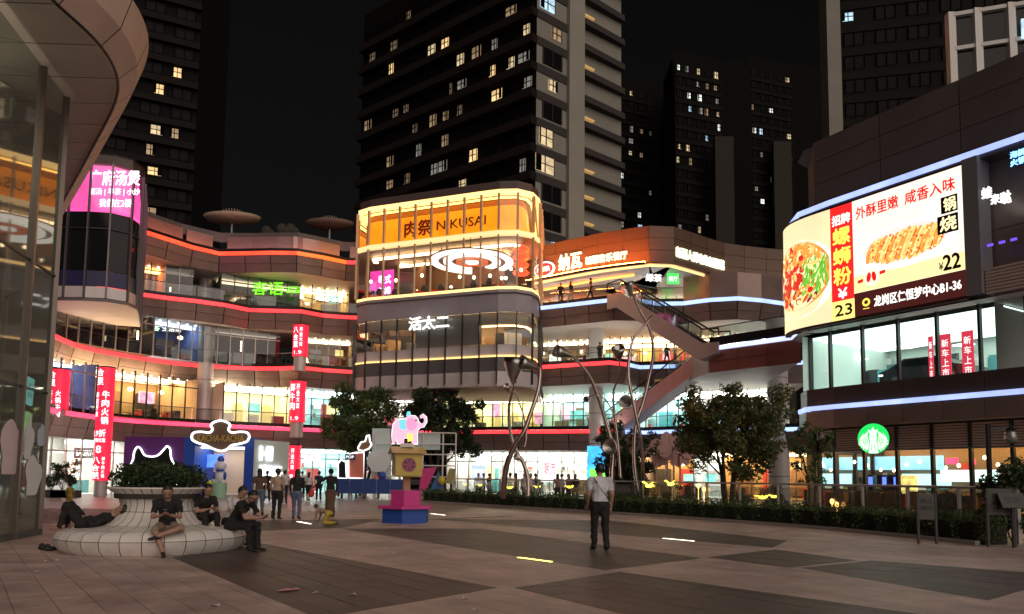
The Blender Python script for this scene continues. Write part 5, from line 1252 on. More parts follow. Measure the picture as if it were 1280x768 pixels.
# ================================================================= red column banners
ban_r = E('banner_red', (.95,.02,.06), .85, .15, .8); ban_w = E('banner_white', (1.,.85,.88), 1.3)
def banner(label, px, Y, r, z0, z1, rows, base=0.):
    x = aty(px, 500, Y).x; t = thing('column_banner', label, 'banner', (x, Y, z0))
    MB().lathe([(r,z0),(r,z1)], (x,Y,0), 24).build('wrap', ban_r, t, True)
    MB().lathe([(r+.02,z1-.08),(r+.02,z1),(r-.3,z1)], (x,Y,0), 24).build('top_ring', dark_metal, t, True)
    MB().lathe([(r-.12,0 if base is None else base),(r-.12,z0)], (x,Y,0), 20).build('column', pale_col, t, True)
    cm = lambda u, v, d=0.: Vector((x+math.sin(u/r-.05)*(r+d), Y-math.cos(u/r-.05)*(r+d), v))
    for s, u0, u1, v0, v1 in rows:
        mb = MB(); write(mb, s, cm, u0, u1, v0, v1, .02, 0, .02); mb.build('lettering', ban_w, t)
def vert(s, u0, w, ztop, h): return [(c, u0, u0+w, ztop-(k+1)*h+.08*h, ztop-k*h-.08*h) for k, c in enumerate(s)]
Yb = 47.0
banner('tall red banner wrapped round a column in front of the lower storeys', 132, Yb, .50, 1.0, aty(132,459,Yb).z,
       vert('合里', -.35, .45, 8.1, .55)+vert('牛肉火锅', .08, .4, 6.7, .55)+vert('新店开业', -.38, .26, 6.6, .4)+[('1.9折', -.42, .38, 3.75, 4.2), ('全场优惠', -.42, .38, 3.4, 3.65)]+[('8', -.12, .18, 2.72, 3.18)]+vert('八合里', -.35, .5, 2.5, .48)+vert('鲜牛肉火锅', .26, .16, 2.5, .27))
Yb = 45.5
banner('red banner on the column half hidden by the dark glass building', 74, Yb, .52, aty(74,512,Yb).z, aty(74,461,Yb).z, vert('合里', -.4, .45, 7.7, .5)+vert('开业', -.38, .3, 6.5, .5)+vert('火锅牛肉', .1, .28, 6.5, .42), aty(74,520,Yb).z)
for (px, Y, r, ya, yb, lab, tx) in ((373,58.6,.60,446,406,'short red banner on the third floor column of the red-strip wing','八合里'),(372,57.6,.62,528,476,'red banner on the second floor column of the red-strip wing','鲜牛肉'),(368,55.0,.62,600,556,'red banner on the ground floor column beside the white shop','八合里')):
    z0, z1 = aty(px, ya, Y).z, aty(px, yb, Y).z
    banner(lab, px, Y, r, z0, z1, vert(tx, -.42, .42, z1-.25, (z1-z0)*.22)+vert('开业大吉', .1, .24, z1-.3, (z1-z0)*.15)+[('1.9', -.3, .3, z0+.12, z0+.4)], max(0, z0-1.2))
# ground floor light boxes and small signs
def lightbox(label, px0, px1, y0, y1, Y, m, text=None, tm=None, right=(1,0,0)):
    a, b = aty(px0, y1, Y), aty(px1, y0, Y); fm = plane_map((a.x, Y, a.z), right); w, h = b.x-a.x, b.z-a.z
    t = thing('light_box', label, 'sign', (a.x+w/2, Y, a.z)); MB().prism([(0,0),(w,0),(w,h),(0,h)], fm, -.12, 0).build('panel', m, t)
    if text: mb = MB(); write(mb, text, fm, w*.12, w*.88, h*.25, h*.75, .01, 0, .01); mb.build('lettering', tm, t)
ink = M('ink', (.03,.03,.035), .5)
lightbox('white light box with dark writing over the ground floor white shop', 380, 400, 563, 576, 56, E('box_white', (1.,.97,.95), 1.3), '北上', ink)
lightbox('tall blue and green lit advert panel by the right wing shop', 734, 756, 558, 604, 52, E('ad_blue', (.05,.45,1.), 1.1, .6, .7))
lightbox('white lit poster in the bright ground floor shop', 676, 697, 570, 602, 60, E('poster_white', (1.,.98,.95), 1.3, .1, 2.), '潮流', E('poster_red', (.9,.2,.3), .8))
lightbox('pale blue lit poster in the bright ground floor shop', 590, 607, 582, 600, 60, E('poster_blue', (.5,.65,.9), .9), '限时', white_sign)
lightbox('white shop name board over the bright ground floor front', 595, 613, 572, 577, 60.5, E('box_white'), 'STYLE', ink)
lightbox('dark shop fascia with white capitals over the left ground floor shop', 92, 118, 560, 573, 53, ink, 'BAKERY', white_sign)
lightbox('red and white poster panel in the left ground floor shop', 64, 80, 558, 590, 52, E('box_red', (.9,.06,.12), .9), '开业', white_sign)
lightbox('beige lit poster with a bowl picture in the left ground floor shop', 86, 106, 576, 604, 53, E('poster_beige', (.95,.72,.55), .8, .3, 1.), '甜品', white_sign)
mb = MB(); mb.prism([(0,0),(1.1,0),(1.1,1.0),(0,1.0)], slab_map(737, 604, 51.85), .0, .02); mb.build('poster_patch', E('ad_green', (.25,.9,.12), .9, .5, 2.), None, label='green leafy lower half of the blue lit advert panel', cat='poster')

# ================================================================= event backdrop, barriers
br = [M('barrier_blue', (.015,.05,.22), .55, var=.15, scale=1.5)]
YB2 = 48.
for k in range(5):
    xa_, xb_ = bx(420+k*17, YB2), bx(436.5+k*17, YB2); t = thing('crowd_barrier', 'metal crowd barrier hung with a dark blue sheet', 'barrier', (xa_, YB2, 0), 'blue sheeted barriers round the event stage')
    MB().box(((xa_+xb_)/2, YB2+.01*(k%2), .82), (xb_-xa_, .03, .95)).build('sheet', br[0], t)
    MB().tube([(xa_,YB2+.05,0),(xa_,YB2+.05,1.34),(xb_-.04,YB2+.05,1.34),(xb_-.04,YB2+.05,0)], .025, 6).build('frame', steel, t)
    for q in range(5): MB().tube([(xa_+(xb_-xa_)*(q+.5)/5, YB2+.05, .1), (xa_+(xb_-xa_)*(q+.5)/5, YB2+.05, .4)], .012, 5).build('bar', steel, t)
YD = 50.
sf = thing('event_scaffold', 'white tube scaffold frame carrying pale stage panels', 'scaffold', (bx(510, YD), YD, 0))
def gx(px): return bx(px, YD)
def gz(py): return aty(510, py, YD).z
for px in (468,500,528,553,569): MB().tube([(gx(px),YD,0),(gx(px),YD,gz(541))], .05, 6).build('upright', white_paint, sf)
for py in (541,555,568,582,596): MB().tube([(gx(468 if py > 550 else 500),YD-.06,gz(py)),(gx(569),YD-.06,gz(py))], .045, 6).build('rail', white_paint, sf)
pale = M('stage_pale', (.56,.66,.66), .6, var=.08, scale=1.)
MB().box(((gx(516)+gx(549))/2, YD+.2, (gz(541)+gz(562))/2), (gx(549)-gx(516), .06, gz(541)-gz(562))).build('panel', pale, sf)
MB().box(((gx(463)+gx(488))/2, YD+.2, (gz(536)+gz(600))/2), (gx(488)-gx(463), .06, gz(536)-gz(600))).build('panel', pale, sf)
def cutout(label, pts, Y, m, th=.12, cat='cutout', rim_m=None):
    P_ = [aty(x, y, Y) for x, y in pts]; mb = MB(); mb.prism([(p.x,p.z) for p in P_], lambda x, y, d: Vector((x, Y-d, y)), 0, th)
    t = thing('stage_cutout', label, cat, (P_[0].x, Y, 0)); mb.build('board', m, t)
    if rim_m: MB().tube([(p.x, Y-th-.03, p.z) for p in P_+[P_[0]]], .05, 6).build('outline', rim_m, t)
    zz = min(p.z for p in P_); xx = sum(p.x for p in P_)/len(P_)
    MB().box((xx, Y+.1, (zz+.3)/2), (.15,.15,zz+.3)).build('prop', dark_metal, t); return t
cutout('brown pear-shaped cutout with a white outline on the event stage', [(448,560),(452,553),(457,552),(459,545),(462,544),(463,552),(465,556),(462,561),(455,564),(449,563)], 49., M('cut_brown', (.20,.10,.05), .6), rim_m=neon)
cutout('white rounded character-like cloud cutout beside the stage', [(458,578),(462,566),(475,562),(486,566),(488,580),(482,590),(466,590)], 49.3, M('cut_white', (.62,.68,.68), .5))
cutout('dark pink triangular flag cutout under the scaffold', [(524,612),(528,586),(546,584),(540,598),(532,614)], 48.9, M('cut_pink', (.62,.04,.22), .5))
cutout('blue triangular cutout under the scaffold', [(538,612),(548,590),(556,612)], 49.2, M('cut_blue', (.04,.14,.40), .5))
cutout('olive slanting cutout at the scaffold end', [(556,604),(562,586),(570,586),(568,606)], 49.2, M('cut_olive', (.30,.30,.10), .5))
cutout('white archway cutout with glowing outline left of the stage', [(423,598),(423,580),(427,575),(433,578),(434,598)], 49.0, M('cat_dark'), rim_m=neon)
cutout('orange and white striped board left of the stage', [(436,598),(436,568),(446,566),(456,566),(456,598)], 49.4, M('cut_orange', (.55,.16,.10), .5), rim_m=neon)
lightbox('small dark blue board with white writing beside the stage', 431, 444, 568, 575, 48.8, M('navy', (.02,.03,.15), .5), 'POP', white_sign)
for k, px in enumerate((440,470,478,492,552)):
    c = (bx(px, 48.7), 48.7, 1.5); m_ = [M('balloon_red', (.6,.05,.05), .3), M('cut_orange'), M('booth_blue'), M('cut_pink'), M('balloon_yellow', (.6,.5,.06), .3)][k]
    mb = MB(); mb.ell((c[0],c[1],1.0+.25*(k%3)), (.24,.24,.3), 10, 7); mb.tube([(c[0],c[1],.0),(c[0],c[1],.9+.25*(k%3))], .012, 5)
    mb.build('balloon', m_, None, True, label=['red','orange','blue','pink','yellow'][k]+' balloon on a stick behind the barriers', cat='balloon')

# ================================================================= hedge, glass railing
hp = [Vector((-5.3,43.6)), Vector((0.3,36.5)), Vector((5.3,30.4)), Vector((7.6,26.8)), Vector((9.35,23.9)), Vector((10.5,20.8)), Vector((11.3,18.1))]
HP = resample(smooth_path(hp), .8)
hg = thing('hedge', 'long low clipped hedge running along the glass railing', 'hedge', (HP[0].x, HP[0].y, 0))
cs = []
for p in offset(HP, .55):
    for q in (-.32, 0, .32):
        for z in (.2, .45, .62): cs.append((p.x+q*.8, p.y+q*.6+.1, z, .30))
leaves(cs, 42000, .042, 9, .75).build('foliage', leaf_mat('hedge_leaf', (.035,.07,.02), (.08,.13,.035)), hg, kind='stuff')
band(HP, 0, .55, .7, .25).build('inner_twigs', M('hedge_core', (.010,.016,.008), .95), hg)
band(HP, 0, .1, .15, -.05).build('kerb', concrete, hg)
RPth = resample(offset(smooth_path([hp[0]+Vector((.7,0)) ]+hp[1:]), 1.35), 1.75)
rl = thing('glass_railing', 'glass railing with steel posts and handrail behind the hedge', 'railing', (RPth[0].x, RPth[0].y, 0))
post_m = M('post_steel', (.5,.48,.45), .4, .5)
pl_glass = glass('plaza_rail_glass', (.74,.78,.74), .12, (.22,.24,.21), .80)
for i, p in enumerate(RPth):
    t = (RPth[min(i+1,len(RPth)-1)]-RPth[max(i-1,0)]).normalized(); an = math.atan2(t.y, t.x)
    MB().box(v3(p, .68), (.05,.10,1.36), an).build('post', post_m, rl)
    if i < len(RPth)-1:
        a, b = p+t*.06, RPth[i+1]-t*.06; MB().add([v3(a,.35), v3(b,.35), v3(b,1.27), v3(a,1.27)], [(0,1,2,3)]).build('pane', pl_glass, rl)
MB().tube([v3(p,1.38) for p in RPth], .035, 8).build('handrail', post_m, rl)
# yellow lit bird ornaments along the hedge
yl = E('bird_yellow', (1.,.78,.06), 5.)
def bird(px, py, Y, s, v):
    c = aty(px, py, Y); t = thing('bird_lamp', 'yellow glowing bird-shaped garden lamp behind the hedge', 'lamp', tuple(c), 'yellow bird lamps behind the hedge')
    mb = MB(); mb.ell(c, (.20*s,.10*s,.08*s), 10, 6); mb.ell(c+Vector((.2*s,0,.05*s)), (.07*s,.06*s,.06*s), 8, 5); mb.build('body', yl, t, True)
    for q in (-1,1):
        h = .30 if v else .10; mb = MB(); mb.add([c+Vector((-.08*s,0,.02)), c+Vector((.08*s,0,.02)), c+Vector((q*.30*s,-.02,h*s)), c+Vector((q*.34*s-.05,.02,h*s-.02))], [(0,1,2),(0,2,3),(0,1,3),(1,2,3)]); mb.build('wing', yl, t)
    MB().tube([(c.x,c.y,0), tuple(c)], .012, 5).build('stake', dark_metal, t)
for (px, py, Y, s, v) in ((582,606,43,1.,0),(600,607,41.5,1.,0),(637,610,39.5,1.4,0),(672,609,37.5,1.2,0),(712,609,35.5,1.4,0),(811,608,30.6,1.4,1),(838,606,29.4,1.2,1),(953,622,26.2,1.5,0),(968,621,25.6,1.2,0)): bird(px, py, Y+1., s*.5, v)
for (px, py, Y) in ((873,608,28.5),(880,612,28.3),(1040,627,23.5),(1046,631,23.2)):
    c = aty(px, py, Y+.9); mb = MB(); mb.ell(c, (.07,.07,.09), 8, 6); mb.tube([(c.x,c.y,0), tuple(c)], .01, 5); mb.build('globe_lamp', E('globe_amber', (1.,.5,.12), 3.), None, True, label='tiny amber globe lamp in the planting behind the railing', cat='lamp', group='amber globe lamps')

# ================================================================= trees
bark = M('bark', (.05,.035,.025), .9, bump=.4, scale=12.)
def tree(label, x, y, h, spread, n, seed, lm, size=.11, trunk=.13, low=.32, multi=3, full=0):
    rn = random.Random(seed); t = thing('tree', label, 'tree', (x, y, 0)); tk = MB(); cs = []
    for k in range(multi):
        a = 2*pi*k/multi+rn.random(); base = Vector((x+.12*math.cos(a)*(multi>1), y+.12*math.sin(a)*(multi>1), 0)); top = base+Vector((math.cos(a)*spread*.22, math.sin(a)*spread*.22, h*.62))
        mid_ = base.lerp(top, .5)+Vector((rn.uniform(-.15,.15), rn.uniform(-.15,.15), 0)); tk.tube([base, mid_, top], [trunk, trunk*.75, trunk*.4], 8)
        for q in range(7):
            u = rn.uniform(.35, 1.); s = base.lerp(mid_, u*2) if u < .5 else mid_.lerp(top, u*2-1); b_ = a+rn.uniform(-1.6,1.6); e = s+Vector((math.cos(b_)*spread*rn.uniform(.3,.85), math.sin(b_)*spread*rn.uniform(.3,.85), h*rn.uniform(.06,.34)))
            if e.z > h*.97: e.z = h*.97
            tk.tube([s, s.lerp(e,.5)+Vector((0,0,.15)), e], [trunk*.4, trunk*.25, trunk*.1], 6)
            cs.append((e.x, e.y, e.z, spread*rn.uniform(.14,.26))); m2 = s.lerp(e, .6); cs.append((m2.x, m2.y, m2.z+.1, spread*rn.uniform(.12,.2)))
    for q in range(30):
        a = rn.random()*2*pi; r = spread*math.sqrt(rn.random())*.9; z = h*rn.uniform(low+.08,.97); r *= math.sqrt(max(.1, 1-((z/h-.62)/.42)**2)); cs.append((x+r*math.cos(a), y+r*math.sin(a), z, spread*rn.uniform(.12,.24)))
    for q in range(full):                             # small clumps over the whole crown, so its outline is round and uneven
        a = rn.random()*2*pi; el = rn.uniform(-.9,1.5); rr = rn.uniform(.55,1.)
        cs.append((x+spread*.95*rr*math.cos(a)*math.cos(el), y+spread*.95*rr*math.sin(a)*math.cos(el), h*(.62+.34*rr*math.sin(el)), spread*rn.uniform(.09,.19)))
    tk.build('trunk', bark, t, True); leaves(cs, n, size, seed).build('crown', lm, t, kind='stuff')
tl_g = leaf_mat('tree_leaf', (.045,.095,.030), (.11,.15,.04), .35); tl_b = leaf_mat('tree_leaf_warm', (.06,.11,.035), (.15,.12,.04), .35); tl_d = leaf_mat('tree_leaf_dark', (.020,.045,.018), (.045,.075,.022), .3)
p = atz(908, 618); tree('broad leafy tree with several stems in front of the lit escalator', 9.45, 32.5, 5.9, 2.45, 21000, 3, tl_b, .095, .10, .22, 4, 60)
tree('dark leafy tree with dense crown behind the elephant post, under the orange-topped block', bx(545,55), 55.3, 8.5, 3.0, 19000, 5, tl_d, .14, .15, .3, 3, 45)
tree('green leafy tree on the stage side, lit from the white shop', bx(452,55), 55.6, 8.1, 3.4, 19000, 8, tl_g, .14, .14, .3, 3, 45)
tree('small tree beside the twisted steel stems near the escalator foot', bx(795,37), 37.2, 4.0, 1.2, 2600, 12, tl_d, .09, .07, .2)
tree('small tree left of the broad leafy tree', bx(770,36), 36.2, 4.4, 1.0, 2200, 15, tl_d, .09, .07, .2)
tree('young tree in front of the round-emblem cafe', bx(1016,30), 30.2, 3.9, .9, 1600, 17, tl_g, .08, .06, .3, 2)
def bush(label, x, y, r, h, n, seed, m=None, group=None, pot=None):
    t = thing('bush', label, 'plant', (x, y, 0), group); rn = random.Random(seed); z0 = .35 if pot else 0
    cs = [(x+rn.uniform(-r,r)*.7, y+rn.uniform(-r,r)*.7, z0+h*rn.uniform(.25,.9), r*rn.uniform(.3,.55)) for _ in range(11)]
    leaves(cs, n, .07, seed).build('foliage', m or bush_leaf, t, kind='stuff'); mb = MB()
    for k in range(6): mb.tube([(x,y,z0), cs[k][:3]], .015, 5)
    mb.build('stems', M('twig'), t)
    if pot: MB().box((x,y,.22), (r*1.9,r*1.2,.44)).build('trough', M('trough', (.06,.05,.05), .6), t)
bush('dark bush growing at the railing end beside the lamp post', 12.7, 18.9, .75, 1.9, 2600, 21)
bush('dark spreading bush behind the white notice boards', 14.0, 19.6, 1.0, 2.2, 3200, 22)
bush('low dark bush under the cafe windows near the railing end', 12.4, 21.3, .6, 1.3, 1500, 23)
for k, px in enumerate((66, 79, 88)): bush('dark potted shrub in a trough by the left ground floor shop', bx(px,44), 44., .55, 1.6+.2*k, 900, 30+k, tl_d, 'potted shrubs by the left shop', True)
for k, (px, Y) in enumerate(((780,33),(800,32.4),(826,34),(860,33),(930,31.5),(965,30.5))): bush('leafy planting between the railing and the sculpture', bx(px,Y), Y, .6, .9+.5*(k%2), 700, 40+k, tl_d, 'planting behind the railing')
for k, (px, Y) in enumerate(((820,40),(834,40.5),(850,41),(842,39.5))):
    c = aty(px, 566-8*(k%2), Y); mb = MB(); rn = random.Random(k)
    for q in range(7): a = rn.random()*6.3; mb.prism(lens(.42,.26,10,0,0,a), lambda x, y, d, a=a: c+Vector((x+.5*math.cos(a), d*.3+.1*q*.2, y+.4*math.sin(a))), 0, .05)
    mb.tube([(c.x,c.y,0), tuple(c)], .05, 6); mb.build('flower_sculpture', M('petal', (.50,.30,.27), .5), None, label='pale pink petal cluster sculpture by the escalator foot', cat='sculpture', group='petal sculptures')

# ================================================================= twisting steel sculptures
def cone(mb, c, d, r, L):
    d = Vector(d).normalized(); u = d.cross(Vector((.3,.2,1))).normalized(); w = d.cross(u); n = 14; v = []
    for k, (q, s) in enumerate(((0,.05),(.35,.55),(.75,.95),(1.,1.0),(.96,.82),(.6,.45),(.3,.08))):
        for j in range(n): a = 2*pi*j/n; rr = r*s*(1+.06*math.sin(3*a)); v.append(Vector(c)+d*L*q+(u*math.cos(a)+w*math.sin(a))*rr)
    mb.add(v, [(i*n+j, i*n+(j+1)%n, (i+1)*n+(j+1)%n, (i+1)*n+j) for i in range(6) for j in range(n)])
def sculpture(label, Y, stems, blooms):
    t = thing('steel_sculpture', label, 'sculpture', (aty(stems[0][0][0][0], 610, Y).x, Y, 0))
    for pts, r, dy in stems:
        P_ = [aty(x, y, Y) for x, y in pts]; n = len(P_); Q_ = smooth_path([(p.x,p.z) for p in P_], 6); m = len(Q_)
        MB().tube([(q.x, Y+dy*math.sin(pi*i/(m-1)), max(0,q.y)) for i, q in enumerate(Q_)], [r*.58*(1-.55*i/(m-1)) for i in range(m)], 10).build('stem', M('sculpt_steel', (.40,.33,.30), .22, 1., var=.15, scale=1.5), t, True)
    for (px, py, d, r, L) in blooms:
        mb = MB(); cone(mb, aty(px, py, Y), d, r*.58, L*.8); mb.build('bloom', steel, t, True)
sculpture('twisted steel stems with cone blooms, the pair below the orange-topped block', 34.,
  [([(660,622),(660,600),(655,580),(645,562),(638,540),(636,510),(640,490),(642,478)], .20, .6),
   ([(629,622),(630,605),(634,580),(645,555),(655,540),(664,515),(672,490),(675,465),(672,455)], .26, -.6),
   ([(655,560),(658,545),(655,520),(648,500),(642,482),(640,470)], .09, .3)],
  [(641,482,(.05,-.1,1),.85,1.6),(674,462,(-.75,-.3,.25),.55,1.3),(643,574,(.4,-.5,.3),.35,.3),(637,492,(-.3,-.4,.5),.28,.6)])
sculpture('tall twisted steel stems with cone blooms, the pair in front of the escalators', 34.,
  [([(800,622),(796,595),(795,565),(798,530),(808,500),(815,470),(820,440),(815,410),(800,385),(790,365)], .20, .8),
   ([(807,622),(802,590),(800,560),(790,515),(782,470),(788,430),(805,408),(815,395)], .18, -.8),
   ([(765,622),(766,590),(768,560),(758,520),(748,490),(735,465),(715,445)], .22, .7),
   ([(776,600),(774,560),(770,520),(768,490),(775,470),(774,450)], .13, .4),
   ([(768,520),(758,500),(745,494),(738,496)], .07, .2)],
  [(717,446,(-.8,-.3,.2),.5,1.2),(774,452,(-.1,-.4,.6),.55,.9),(780,505,(.1,-.8,.2),.6,.4),(765,560,(-.4,-.8,.1),.65,.5),(738,496,(-.3,-.5,-.2),.25,.7),(789,372,(-.2,-.2,1),.4,.9)])
# ================================================================= lamp post, notice boards at the right
lp = atz(1238, 680); lpY = lp.y+.8; X0 = aty(1238, 620, lpY).x
t = thing('street_lamp', 'dark post with a side arm and a hanging glass lantern', 'street lamp', (X0, lpY, 0))
zt2 = aty(1238, 530, lpY).z; xe = aty(1263, 535, lpY).x
MB().tube([(X0,lpY,0),(X0,lpY,zt2)], .065, 8).build('pole', dark_metal, t); MB().beam((X0,lpY,zt2-.12), (xe,lpY,zt2-.10), .05, .06).build('arm', dark_metal, t); MB().beam((X0,lpY,zt2-.42), (X0+.28,lpY,zt2-.13), .03, .03).build('brace', dark_metal, t)
MB().lathe([(.03,.0),(.12,.03),(.15,.14),(.13,.28),(.04,.36)], (xe,lpY,zt2-.50), 12).build('lantern', glass('lantern_glass', (.6,.62,.6), .15, (.35,.36,.34), .4), t, True)
MB().lathe([(.16,.36),(.04,.45),(.01,.5)], (xe,lpY,zt2-.52), 12).build('cap', dark_metal, t)
def board(label, px, y0, y1, w, text, Y):
    c = aty(px, y1, Y); zt3 = aty(px, y0, Y).z; t = thing('notice_board', label, 'sign', (c.x, Y, 0)); fm = plane_map((c.x, Y, 0), (1,-.1,0))
    for s in (-1,1): MB().beam(fm(s*w/2,0,0), fm(s*w/2,zt3,0), .05, .05, up=(0,1,0)).build('leg', M('board_leg', (.05,.05,.05), .5, .5), t)
    MB().prism([(-w/2+.03,zt3-.62),(w/2-.03,zt3-.62),(w/2-.03,zt3),(-w/2+.03,zt3)], fm, -.02, .02).build('face', M('board_face', (.07,.07,.065), .6), t)
    mb = MB()
    for k, s in enumerate(text): write(mb, s, fm, -w*.36, w*.36, zt3-.22-k*.17, zt3-.11-k*.17, .025, 0, .005)
    mb.build('lettering', ink, t)
board('pale notice board on two legs beside the lamp post', 1253, 611, 690, .60, ('温馨提示','请勿攀爬','注意安全'), 17.6)
board('grey notice board at the railing end', 1160, 618, 690, .42, ('禁止','通行'), 18.3)
c = atz(1300, 690); t = thing('menu_stand', 'slanted menu stand at the edge of the dark bushes', 'stand', (c.x+.05, 17.4, 0))
fm = plane_map((c.x+.05,17.4,1.0), (1,0,0), (0,.5,.85)); MB().prism([(-.3,-.1),(.3,-.1),(.3,.3),(-.3,.3)], fm, 0, .04).build('panel', M('board_face'), t); MB().beam((c.x+.05,17.45,0), (c.x+.05,17.45,1.05), .06, .06, up=(0,1,0)).build('leg', dark_metal, t)
mb = MB(); write(mb, '菜单', fm, -.2, .2, .02, .2, .045, 0, 0); mb.build('lettering', ink, t)
# ================================================================= people
def capsule(a, b, ra, rb, ax=1., right=None, n=10):
    """tapered capsule; ax squashes the section across 'right'"""
    a = Vector(a); b = Vector(b); d = b-a; L = d.length; d = d.normalized() if L > 1e-6 else Vector((0,0,1))
    r = Vector(right) if right else Vector((1,0,0)); r = r-d*r.dot(d)
    if r.length < .05: r = Vector((0,1,0))-d*d.y
    r.normalize(); w = d.cross(r); v = []; rings = []
    for k in range(4): t = -pi/2+pi/2*k/4+.12; rings.append((a+d*ra*math.sin(t), ra*math.cos(t)))
    rings += [(a, ra), (b, rb)]
    for k in range(1, 5): t = pi/2*k/4-.12; rings.append((b+d*rb*math.sin(t), rb*math.cos(t)))
    for c, q in rings:
        for j in range(n): th = 2*pi*j/n; v.append(c+r*math.cos(th)*q+w*math.sin(th)*q*ax)
    f = [(i*n+j, i*n+(j+1)%n, (i+1)*n+(j+1)%n, (i+1)*n+j) for i in range(len(rings)-1) for j in range(n)]
    f += [tuple(range(n))[::-1], tuple((len(rings)-1)*n+j for j in range(n))]
    return v, f
skin_m = M('skin', (.38,.22,.16), .5); hair_m = M('hair', (.012,.010,.010), .5); shoe_m = M('shoe', (.015,.015,.016), .5); eye_m = M('eye', (.02,.015,.015), .3)
def cloth(name, c): return M('cloth_'+name, c, .85, var=.18, scale=6., bump=.3)
ZN = ['skin','hair','top','leg','shoe','eye','extra']
def figure(J, top, leg, sleeve='short', shorts=False, hair='short', skirt=None, extra=None, vox=.018, fem=False, bag=None, shoe=None, build=1., bare=False):
    """J: joint positions in the figure's own frame (front = -Y): pelvis, neck, head, and per side l/r: sh el wr hip kn an toe"""
    P = []   # (a, b, ra, rb, ax, right, zone)
    V = lambda k: Vector(J[k])
    pe, ne, he = V('pelvis'), V('neck'), V('head'); rt = (V('shr')-V('shl')).normalized(); up = (ne-pe).normalized(); g = build
    wa_ = pe.lerp(ne, .38); ch = pe.lerp(ne, .70)
    P += [(pe-up*.03, pe+up*.03, .160*g, .158*g, .74, rt, 3), (pe+up*.07, wa_, .160*g, .142*g, .74, rt, 2), (wa_, ch, .140*g, .168*g, .70, rt, 2), (ch, ne-up*.05, .168*g, .085*g, .68, rt, 2)]
    P += [(V('shl'), V('shr'), .068*g, .068*g, 1., None, 2), (ne-up*.06, he-up*.04, .055, .052, 1., None, 0)]
    f = Vector(J.get('face', (0,-1,0))).normalized(); hu = (he-ne).normalized()
    P += [(he-hu*.045+f*.02, he+hu*.035, .074, .088, 1.08, rt, 0), (he-f*.022+hu*.030, he-f*.022+hu*.055, .096, .090, 1.06, rt, 1)]
    P += [(he+f*.075+hu*.005, he+f*.095-hu*.02, .010, .014, 1., None, 0)]
    for s in (-1,1): P += [(he+rt*s*.085-hu*.01, he+rt*s*.088+hu*.02, .015, .018, .6, None, 0), (he+rt*s*.032+f*.079+hu*.012, he+rt*s*.034+f*.079+hu*.012, .011, .011, 1., None, 5)]
    if hair == 'long': P += [(he-f*.05, ne-f*.06-up*.16, .095, .085, .6, rt, 1)]
    if hair == 'bun': P += [(he-f*.09+hu*.06, he-f*.10+hu*.08, .05, .045, 1., None, 1)]
    for s in 'lr':
        sh, el, wr, hi, kn, an, to = (V(k+s) for k in ('sh','el','wr','hip','kn','an','toe'))
        slz = {'short': (2,0), 'long': (2,2), 'none': (0,0)}[sleeve]
        P += [(sh, sh.lerp(el,.62), .064*g, .055*g, 1., None, slz[0]), (sh.lerp(el,.62), el, .046*g, .042*g, 1., None, 0 if slz[1] == 0 else 2), (el, wr, .042*g, .030, 1., None, slz[1])]
        hd = J.get('hand'+s); hv = (Vector(hd) if hd else (wr-el)).normalized(); sid = hv.cross(Vector((0,0,1))); sid = sid.normalized() if sid.length > .1 else Vector((0,1,0))
        P += [(wr, wr+hv*.075, .030, .036, .55, sid, 0)]
        curl = Vector(J.get('curl', (0,-.5,-.3))).normalized()
        for k, fl in enumerate((.062,.074,.070,.055)):
            b0 = wr+hv*.085+sid*(k-1.5)*.019; m0 = b0+hv*fl*.55; P += [(b0, m0, .0095, .0092, 1., None, 0), (m0, m0+(hv*.6+curl*.7).normalized()*fl*.5, .0092, .008, 1., None, 0)]
        P += [(wr+hv*.03-sid*.035, wr+hv*.075-sid*.062, .012, .010, 1., None, 0)]
        lz = 3; lo = 0 if (shorts or bare) else 3
        P += [(hi, kn, .098*g, .072*g, 1., None, 0 if bare else lz), (kn, kn.lerp(an,.35), .068*g if lo else .056*g, .066*g if lo else .056*g, 1., None, lo), (kn.lerp(an,.35), an, .066*g if lo else .056*g, .056*g if lo else .040*g, 1., None, lo)]
        tv = (to-an).normalized(); P += [(an-tv*.045-Vector((0,0,.02)), to, .044, .038, .8, rt, 4)]
    if skirt:
        c0, c1 = pe, (V('knl')+V('knr'))/2*skirt+pe*(1-skirt) if skirt <= 1 else ((V('anl')+V('anr'))/2); P += [(c0, c1, .16, .20 if skirt <= 1 else .19, .85, rt, 3)]
    for e in (extra or []): P.append(e)
    mb = MB(); 
    for a, b, ra, rb, ax, r, z in P: v, fc = capsule(a, b, ra, rb, ax, r); mb.add(v, fc)
    me = bpy.data.meshes.new('figure'); me.from_pydata(mb.v, [], mb.f); o = bpy.data.objects.new('figure', me); col.objects.link(o)
    md = o.modifiers.new('r', 'REMESH'); md.mode = 'VOXEL'; md.voxel_size = vox; s2 = o.modifiers.new('s', 'SMOOTH'); s2.factor = .5; s2.iterations = 2
    bpy.context.view_layer.update(); out = bpy.data.meshes.new_from_object(o.evaluated_get(bpy.context.evaluated_depsgraph_get()))
    bpy.data.objects.remove(o); bpy.data.meshes.remove(me)
    n = len(out.polygons); C = np.empty(n*3); out.polygons.foreach_get('center', C); C = C.reshape(-1,3); best = np.full(n, 9.); zone = np.zeros(n, int)
    for a, b, ra, rb, ax, r, z in P:
        A, D = np.array(a), np.array(b)-np.array(a); L2 = max(1e-9, D@D); t = np.clip((C-A)@D/L2, 0, 1); d = np.linalg.norm(C-(A+t[:,None]*D), axis=1)-(ra+(rb-ra)*t)*(1 if ax > .9 else .88)
        k = d < best; best[k] = d[k]; zone[k] = z
